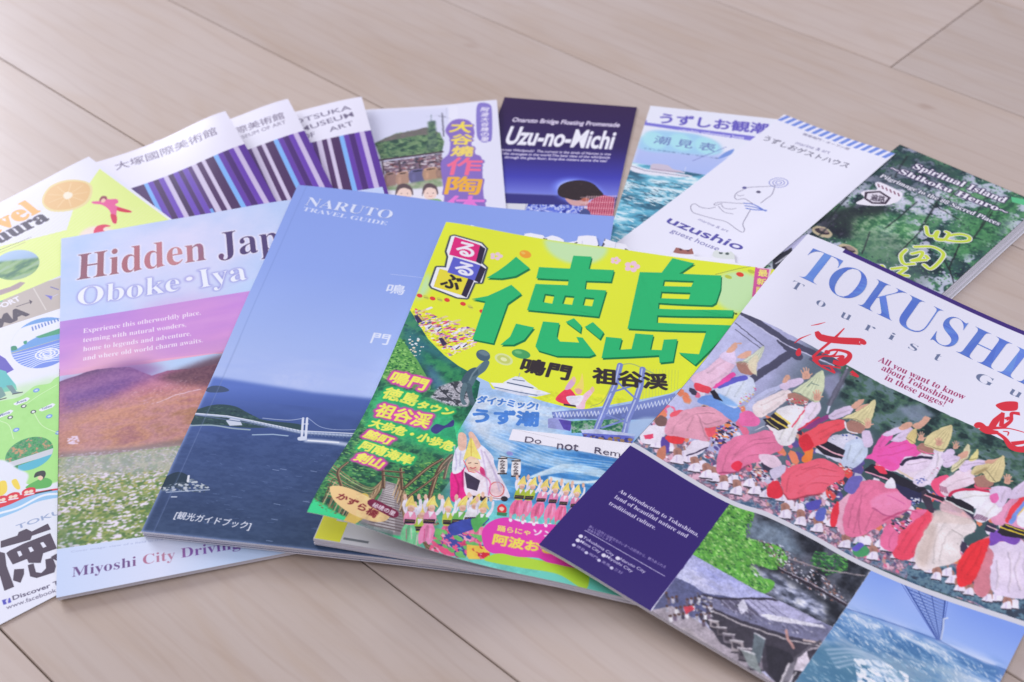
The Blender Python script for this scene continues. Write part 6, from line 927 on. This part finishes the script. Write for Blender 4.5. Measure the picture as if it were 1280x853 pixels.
# ------------------------------------------------------------------ floor of separate boards
def new_obj(name, me, parent=None, mats=()):
    o = bpy.data.objects.new(name, me); COL.objects.link(o)
    for m in mats: me.materials.append(m)
    if parent: o.parent = parent
    return o
def wood_mat():
    m = bpy.data.materials.new('maple_board'); m.use_nodes = True; nt = m.node_tree; b = nt.nodes['Principled BSDF']; N = nt.nodes.new; L = nt.links.new
    tc = N('ShaderNodeTexCoord'); oi = N('ShaderNodeObjectInfo'); add = N('ShaderNodeVectorMath'); add.operation = 'ADD'
    mul = N('ShaderNodeVectorMath'); mul.operation = 'SCALE'; mul.inputs[3].default_value = 7.3
    cmb = N('ShaderNodeCombineXYZ'); L(oi.outputs['Random'], cmb.inputs[0]); L(oi.outputs['Random'], cmb.inputs[1]); L(oi.outputs['Random'], cmb.inputs[2]); L(cmb.outputs[0], mul.inputs[0])
    L(tc.outputs['Object'], add.inputs[0]); L(mul.outputs[0], add.inputs[1])
    def noise(scale, sx, sy, det, dist=0):
        mp = N('ShaderNodeMapping'); mp.inputs['Scale'].default_value = (sx, sy, 1); L(add.outputs[0], mp.inputs[0])
        n = N('ShaderNodeTexNoise'); n.inputs['Scale'].default_value = scale; n.inputs['Detail'].default_value = det; n.inputs['Distortion'].default_value = dist; L(mp.outputs[0], n.inputs['Vector']); return n
    def ramp(n, stops):
        r = N('ShaderNodeValToRGB'); L(n.outputs['Fac'], r.inputs[0]); e = r.color_ramp.elements
        while len(e) < len(stops): e.new(.5)
        for k, (p, c) in enumerate(stops): e[k].position = p; e[k].color = tuple(alb(c))+(1,)
        return r
    def mix(a, bb, fac, mode='MIX', f=None):
        x = N('ShaderNodeMix'); x.data_type = 'RGBA'; x.blend_type = mode
        if f is not None: x.inputs[0].default_value = f
        else: L(fac, x.inputs[0])
        L(a, x.inputs[6]); L(bb, x.inputs[7]); return x.outputs[2]
    big = ramp(noise(4, .5, 1.6, 5, 1.2), [(.30, (182, 164, 157)), (.5, (190, 175, 172)), (.7, (195, 182, 182))])
    fig = ramp(noise(8, .55, 2.4, 7, 2.2), [(.28, (184, 162, 148)), (.5, (191, 175, 171)), (.75, (196, 183, 183))])
    c = mix(big.outputs[0], fig.outputs[0], None, 'MIX', .45)
    gr = noise(34, .09, 1.4, 5, .5); g = N('ShaderNodeValToRGB'); L(gr.outputs['Fac'], g.inputs[0]); g.color_ramp.elements[0].position = .35; g.color_ramp.elements[0].color = (.86, .84, .83, 1); g.color_ramp.elements[1].position = .62; g.color_ramp.elements[1].color = (1, 1, 1, 1)
    c = mix(c, g.outputs[0], None, 'MULTIPLY', .10)
    pr = noise(420, .05, 1, 2); g2 = N('ShaderNodeValToRGB'); L(pr.outputs['Fac'], g2.inputs[0]); g2.color_ramp.elements[0].position = .3; g2.color_ramp.elements[0].color = (.88, .86, .84, 1); g2.color_ramp.elements[1].position = .5; g2.color_ramp.elements[1].color = (1, 1, 1, 1)
    c = mix(c, g2.outputs[0], None, 'MULTIPLY', .3)
    # growth-ring lines
    mp = N('ShaderNodeMapping'); mp.inputs['Scale'].default_value = (.5, 3.4, 1); L(add.outputs[0], mp.inputs[0])
    wv = N('ShaderNodeTexWave'); wv.bands_direction = 'Y'; wv.inputs['Scale'].default_value = 7; wv.inputs['Distortion'].default_value = 9; wv.inputs['Detail'].default_value = 3; wv.inputs['Detail Scale'].default_value = 1.1; L(mp.outputs[0], wv.inputs['Vector'])
    g3 = N('ShaderNodeValToRGB'); L(wv.outputs['Fac'], g3.inputs[0]); g3.color_ramp.elements[0].position = .0; g3.color_ramp.elements[0].color = (.90, .86, .83, 1); g3.color_ramp.elements[1].position = .16; g3.color_ramp.elements[1].color = (1, 1, 1, 1)
    c = mix(c, g3.outputs[0], None, 'MULTIPLY', .42)
    kn = noise(13, .55, 1.5, 2, .4); g4 = N('ShaderNodeValToRGB'); L(kn.outputs['Fac'], g4.inputs[0]); g4.color_ramp.elements[0].position = .735; g4.color_ramp.elements[0].color = (1, 1, 1, 1); g4.color_ramp.elements[1].position = .80; g4.color_ramp.elements[1].color = (.62, .48, .38, 1)
    c = mix(c, g4.outputs[0], None, 'MULTIPLY', 1)
    hv = N('ShaderNodeHueSaturation'); mr = N('ShaderNodeMapRange'); mr.inputs[3].default_value = .93; mr.inputs[4].default_value = 1.05; L(oi.outputs['Random'], mr.inputs[0]); L(mr.outputs[0], hv.inputs['Value']); L(c, hv.inputs['Color'])
    L(hv.outputs[0], b.inputs['Base Color']); b.inputs['Roughness'].default_value = .38; b.inputs['Specular IOR Level'].default_value = .5; b.inputs['Coat Weight'].default_value = .35; b.inputs['Coat Roughness'].default_value = .28
    bp = N('ShaderNodeBump'); bp.inputs['Strength'].default_value = .08; bp.inputs['Distance'].default_value = .001; L(gr.outputs['Fac'], bp.inputs['Height']); L(bp.outputs[0], b.inputs['Normal'])
    return m
M_WOOD = wood_mat(); M_SUB = mat('board_underlay', (132, 114, 114), .9, .1)
PHI = -.772
dvec = Vector((cos(PHI), sin(PHI), 0)); nvec = Vector((-sin(PHI), cos(PHI), 0))
me = bpy.data.meshes.new('floor'); s_ = 3.2; me.from_pydata([(-s_, -s_+.6, -.013), (s_, -s_+.6, -.013), (s_, s_+.6, -.013), (-s_, s_+.6, -.013)], [], [(0, 1, 2, 3)]); floor = new_obj('floor', me, None, [M_SUB]); floor['kind'] = 'structure'; floor['label'] = 'pale maple floor boards running diagonally under the brochures'
SEAMS = [-.321, -.176, -.030, .115, .259, .4115, .5565, .7035, .8445, .988, 1.133, 1.278, 1.423, 1.568, 1.713, 1.858, 2.003, 2.148]; JOINT = -.4155; JROW = 8
def board(n0, n1, d0, d1, seedz):
    g = .0003; b = .0006; L0, L1 = d0+g, d1-g; W0, W1 = -(n1-n0)/2+g, (n1-n0)/2-g; c = (d0+d1)/2; hl = (L1-L0)/2; th = .012
    V = []; F = []
    for (ins, z) in ((0, -th), (0, -b), (b*.8, 0)): V += [(-hl+ins, W0+ins, z), (hl-ins, W0+ins, z), (hl-ins, W1-ins, z), (-hl+ins, W1-ins, z)]
    for k in (0, 4):
        for i in range(4): j = (i+1) % 4; F.append((k+i, k+j, k+4+j, k+4+i))
    F.append((8, 9, 10, 11)); F.append((3, 2, 1, 0))
    me = bpy.data.meshes.new('board'); me.from_pydata(V, [], F); o = new_obj('floor_board', me, floor, [M_WOOD]); p = dvec*c+nvec*((n0+n1)/2); o.location = p; o.rotation_euler = (0, 0, PHI)
ends = {3: -.4281}
rr = random.Random(11)
for k in range(len(SEAMS)-1):
    n0, n1 = SEAMS[k], SEAMS[k+1]; e = JOINT if k == JROW else rr.choice([-1.9, 1.75, 1.6, -2.0])
    cuts = sorted([e-3.64, e-1.82, e, e+1.82, e+3.64]); cuts = [c for c in cuts if -2.9 < c < 2.9]; cuts = [-3]+cuts+[3]
    for a, b in zip(cuts[:-1], cuts[1:]):
        if b-a > .05: board(n0, n1, a, b, k)

# ------------------------------------------------------------------ building the sheets
def frame(S):
    ex, ey = axes(S['pose'][2]); return ex, ey
def world_pts(S, Z, u, v, dz=0.0, z=None):
    ex, ey = frame(S); zz = (zat(S, Z, u, v) if z is None else z)+dz
    return np.stack([S['pose'][0]+u*ex[0]+v*ey[0], S['pose'][1]+u*ex[1]+v*ey[1], zz], -1)/1000
def local(o_root, P):                                     # world metres -> metres in the thing's own frame
    M_ = np.array(o_root.matrix_world.inverted()); return P@M_[:3, :3].T+M_[:3, 3]
def slab(name, S, Zt, Zb, mats, root, inset=(0, 0, 0, 0), step=5.0, uv=False, outline=None, thick=None, shift=(0, 0)):
    """closed sheet between two height fields; inset = left, top, right, bottom in mm"""
    w, h = S['w'], S['h']; u0, v0, u1, v1 = inset[0], inset[1], w-inset[2], h-inset[3]
    nu, nv = max(2, int((u1-u0)/step)+1), max(2, int((v1-v0)/step)+1)
    U, V = np.meshgrid(np.linspace(u0, u1, nu)+shift[0], np.linspace(v0, v1, nv)+shift[1]); u, v = U.ravel(), V.ravel()
    T = local(root, world_pts(S, Zt, u, v)); B = local(root, world_pts(S, Zb, u, v)); n = nu*nv
    idx = np.arange(n).reshape(nv, nu); a, b, c, d = idx[:-1, :-1].ravel(), idx[:-1, 1:].ravel(), idx[1:, 1:].ravel(), idx[1:, :-1].ravel()
    F = [(q[3], q[2], q[1], q[0]) for q in zip(a, b, c, d)]; nt_ = len(F); F += [(q[0]+n, q[1]+n, q[2]+n, q[3]+n) for q in zip(a, b, c, d)]; nb_ = len(F)
    rim = list(idx[0, :])+list(idx[1:, -1])+list(idx[-1, ::-1][1:])+list(idx[::-1, 0][1:-1])
    R_ = np.array(rim); nr = len(R_)                      # the edge has vertices of its own, so it stays crisp
    for i in range(nr): j = (i+1) % nr; F.append((2*n+i, 2*n+j, 2*n+nr+j, 2*n+nr+i))
    vsrc = np.concatenate([np.arange(n), np.arange(n), R_, R_])
    me = bpy.data.meshes.new(name); me.from_pydata(np.concatenate([T, B, T[R_], B[R_]]).tolist(), [], [tuple(int(x) for x in f) for f in F])
    for m in mats: me.materials.append(m)
    if len(mats) > 1: me.polygons.foreach_set('material_index', [0]*nt_+[1]*(len(F)-nt_))
    sm = np.zeros(len(F), bool); sm[:nb_] = True; me.polygons.foreach_set('use_smooth', sm)
    if uv:
        L = me.uv_layers.new(name='UVMap'); vi = np.empty(len(me.loops), int); me.loops.foreach_get('vertex_index', vi); vi = vsrc[vi]
        q = np.stack([u[vi]/w, 1-v[vi]/h], -1).astype(np.float32); L.data.foreach_set('uv', q.ravel())
    me.update(); return new_obj(name, me, root)
_ink = {}
def ink(c):
    k = tuple(int(x) for x in c)
    if k not in _ink: _ink[k] = mat('printed_ink_%d_%d_%d' % k, k, .36, .45, .03)
    return _ink[k]
def lettering(S, A, root, lift=.07):
    by = {}
    for (nm, Q, T, c) in A.letters:
        if isinstance(c, list):
            for cc in sorted(set(c)): by.setdefault(nm, []).append((Q, T[[x == cc for x in c]], cc))
        else: by.setdefault(nm, []).append((Q, T, c))
    for nm, L in by.items():
        Vs = []; Fs = []; mi = []; cols = []; n = 0
        for Q, T, c in L:
            c = tuple(c); 
            if c not in cols: cols.append(c)
            Qc = Q; ok = (Qc[:, 0] > 0) & (Qc[:, 0] < S['w']) & (Qc[:, 1] > 0) & (Qc[:, 1] < S['h'])
            # cut long triangles so the letters follow the curved cover
            V = [tuple(q) for q in Qc]; tri = [tuple(t) for t in T if ok[list(t)].all()]
            for _ in range(3):
                out = []; cache = {}
                def midp(i, j):
                    k = (min(i, j), max(i, j))
                    if k not in cache: cache[k] = len(V); V.append(((V[i][0]+V[j][0])/2, (V[i][1]+V[j][1])/2))
                    return cache[k]
                for (a, b, c_) in tri:
                    d = [math.dist(V[a], V[b]), math.dist(V[b], V[c_]), math.dist(V[c_], V[a])]; k = d.index(max(d))
                    if d[k] < 9: out.append((a, b, c_)); continue
                    if k == 1: a, b, c_ = b, c_, a
                    if k == 2: a, b, c_ = c_, a, b
                    m_ = midp(a, b); out += [(a, m_, c_), (m_, b, c_)]
                tri = out
            if not tri: continue
            V = np.array(V); P = local(root, world_pts(S, S['cov'], V[:, 0], V[:, 1], lift+(.22 if nm == 'sticker_lettering' else .04 if 'lettering' in nm else 0)))
            for t in tri:
                a, b, c_ = P[t[0]], P[t[1]], P[t[2]]; up = (b[0]-a[0])*(c_[1]-a[1])-(b[1]-a[1])*(c_[0]-a[0])
                Fs.append((t[0]+n, t[1]+n, t[2]+n) if up > 0 else (t[0]+n, t[2]+n, t[1]+n)); mi.append(cols.index(c))
            Vs.append(P); n += len(P)
        if not Fs: continue
        me = bpy.data.meshes.new(nm); me.from_pydata(np.concatenate(Vs).tolist(), [], Fs)
        for c in cols: me.materials.append(ink(c))
        me.polygons.foreach_set('material_index', mi); me.update(); new_obj(nm, me, root)

def thing(key, name, label, cat, group=None):
    S = SH[key]; o = bpy.data.objects.new(name, None); COL.objects.link(o); o.empty_display_size = .05
    ex, ey = axes(S['pose'][2]); cx = S['pose'][0]+S['w']/2*ex[0]+S['h']/2*ey[0]; cy = S['pose'][1]+S['w']/2*ex[1]+S['h']/2*ey[1]
    o.location = (cx/1000, cy/1000, float(S['z'].min())/1000); o.rotation_euler = (0, 0, radians(S['pose'][2])); o.matrix_world = Matrix.Translation(o.location)@Matrix.Rotation(radians(S['pose'][2]), 4, 'Z')
    o['label'] = label; o['category'] = cat
    if group: o['group'] = group
    return o
def brochure(key, name, label, cat, group=None, pages=(), fan=0.0, rough=.34, coat=.25, cover_inset=(0, 0, 0, 0)):
    S = SH[key]; A = ART[key]; root = thing(key, name, label, cat, group); img = A.image(); pm = print_mat(key+'_cover_print', img, rough, coat)
    ct = .22
    slab('front_cover' if pages else 'front_panel', S, S['cov'], S['cov']-ct, [pm, M_WHITE], root, uv=True)
    rg = random.Random(key)
    if pages:                                              # inner sheets and back cover, fore edges not quite flush
        n = len(pages); th = (S['t']-.3)/n
        for k, m_ in enumerate(pages):
            f = (n-k)/n; lo = S['top']-.28-(k+1)*th+.03; hi = S['top']-.28-k*th
            e = rg.uniform(.2, .9); fx = fan*(k+1)
            slab('back_cover' if k == n-1 else 'page', S, hi, lo, [m_], root, inset=(.4, .4+rg.uniform(0, .5), .4+e-fx, .3+rg.uniform(0, .6)), step=12)
    else:
        slab('back_panel', S, S['cov']-ct-.04, S['z'], [M_WHITE], root, inset=(.3, .6, .5, .5), step=8)
    lettering(S, A, root); return root

P_, N_, Gp = M_PAPER, M_NAVY, M_GREYP
brochure('U', 'leaflet', 'dark violet leaflet with a child in a red checked shirt looking down at whirlpools', 'leaflet', 'tri-fold leaflets fanned along the back')
brochure('E', 'leaflet', 'pale blue tide table leaflet with a sightseeing boat on choppy sea', 'leaflet', 'tri-fold leaflets fanned along the back')
brochure('S', 'booklet', 'forest green pilgrimage booklet with yellow brush characters at the right back', 'booklet', pages=(P_, P_, Gp, P_, P_, Gp, M_WHITE), fan=.9)
brochure('P', 'leaflet', 'white pottery leaflet with round jars and stacked colourful characters', 'leaflet', 'tri-fold leaflets fanned along the back')
brochure('O3', 'leaflet', 'purple striped leaflet with its heading in English capitals, rightmost of the three striped ones', 'leaflet', 'purple striped leaflets')
brochure('O2', 'leaflet', 'purple striped leaflet partly covered on its left, middle one of the three striped leaflets', 'leaflet', 'purple striped leaflets')
brochure('O1', 'leaflet', 'purple striped leaflet showing its whole Japanese heading, leftmost of the three striped ones', 'leaflet', 'purple striped leaflets')
brochure('A', 'leaflet', 'white and lime travel leaflet with an orange slice and a figure in pink', 'leaflet')
brochure('B', 'leaflet', 'illustrated airport map leaflet with a tan header and one big black character at its foot', 'leaflet')
brochure('G', 'leaflet', 'white guest house leaflet with a line-drawn sitting animal and blue striped top edge', 'leaflet')
brochure('H', 'magazine', 'magazine with a pink sunset sky over brown hills and a white flower field', 'magazine', 'large magazines in the front row', pages=(P_, Gp, P_, P_, M_WHITE), rough=.3)
brochure('N', 'magazine', 'blue guide with a suspension bridge over dark sea, between the sunset and the yellow magazine', 'magazine', 'large magazines in the front row', pages=(P_, M_WHITE, P_, N_, P_, P_, N_, M_WHITE), rough=.26, coat=.4)
# die-cut card whose upper edge follows row of animals
S = SH['M']; card = thing('M', 'die_cut_card', 'white card with scalloped animal-shaped top edge peeping out above the yellow magazine', 'card')
CON = rectify(S, [(a_, b_-(6 if a_ < 760 else 0)) for a_, b_ in [(578, 345), (577, 292), (584, 289), (586, 291), (589, 288), (610, 295), (613, 302), (625, 304), (627, 316), (648, 318), (650, 312), (656, 299), (663, 298), (679, 301), (681, 304), (690, 301), (698, 303), (705, 307), (704, 315), (708, 310), (721, 308), (723, 302), (734, 301), (745, 302), (748, 313), (752, 315), (756, 305), (770, 304), (782, 306), (788, 316), (800, 318), (838, 320), (842, 315), (845, 310), (850, 311), (855, 313), (861, 313), (865, 311), (868, 321), (889, 323), (892, 315), (896, 313), (900, 316), (909, 316), (914, 315), (918, 319), (919, 329), (935, 334), (940, 345), (935, 375), (600, 370)]])
CON = CON[(CON[:, 0] > -20)]; T_ = tessellate_polygon([[Vector((x, y, 0)) for x, y in CON]]); n = len(CON)
top = local(card, world_pts(S, S['cov'], CON[:, 0], CON[:, 1], .35)); bot = local(card, world_pts(S, S['cov'], CON[:, 0], CON[:, 1], 0))
me = bpy.data.meshes.new('card_sheet'); F = []
for t in T_:
    a, b, c = (top[i] for i in t); F.append(tuple(t) if (b[0]-a[0])*(c[1]-a[1])-(b[1]-a[1])*(c[0]-a[0]) > 0 else tuple(t[::-1]))
nt_ = len(F); F += [tuple(i+n for i in f[::-1]) for f in F]; F += [(i, i+n, (i+1) % n+n, (i+1) % n) for i in range(n)]
me.from_pydata(np.concatenate([top, bot]).tolist(), [], F); me.materials.append(print_mat('card_print', ART['M'].image())); me.materials.append(M_WHITE); me.polygons.foreach_set('material_index', [0]*nt_+[1]*(len(F)-nt_))
L = me.uv_layers.new(name='UVMap'); vi = np.empty(len(me.loops), int); me.loops.foreach_get('vertex_index', vi); vi = vi % n; L.data.foreach_set('uv', np.stack([CON[vi, 0]/S['w'], 1-CON[vi, 1]/S['h']], -1).astype(np.float32).ravel()); me.update(); new_obj('card_sheet', me, card)
brochure('R', 'magazine', 'yellow travel magazine with big green characters and dancers, its lower left cover corner curled up', 'magazine', 'large magazines in the front row', pages=(Gp, P_, P_, M_WHITE, P_, P_, P_, M_WHITE), rough=.28, coat=.4)
# the curled cover bares the first page: a yellow tab is printed on it
S = SH['R']; root = [o for o in bpy.data.objects if o.get('label', '').startswith('yellow travel')][0]
def patch(name, u0, v0, u1, v1, c, lift=.02):
    U, V = np.meshgrid(np.linspace(u0, u1, 6), np.linspace(v0, v1, 4)); u, v = U.ravel(), V.ravel(); P = local(root, world_pts(S, S['top']-.28, u, v, lift)); F = [(i*6+j+6, i*6+j+7, i*6+j+1, i*6+j) for i in range(3) for j in range(5)]
    me = bpy.data.meshes.new(name); me.from_pydata(P.tolist(), [], F); new_obj(name, me, root, [ink(c)])
patch('page_corner_print', .8, 215, 14, 260, (216, 216, 60)); patch('page_photo_print', 8, 236, 17, 247, (206, 206, 226), .05); patch('page_rule_print', 15, 256.5, 28, 258, (110, 116, 130))
brochure('T', 'magazine', 'white and purple guide with a procession of dancers in straw hats, nearest at right', 'magazine', 'large magazines in the front row', pages=(M_WHITE, P_, P_, P_, M_WHITE), rough=.3, coat=.35)
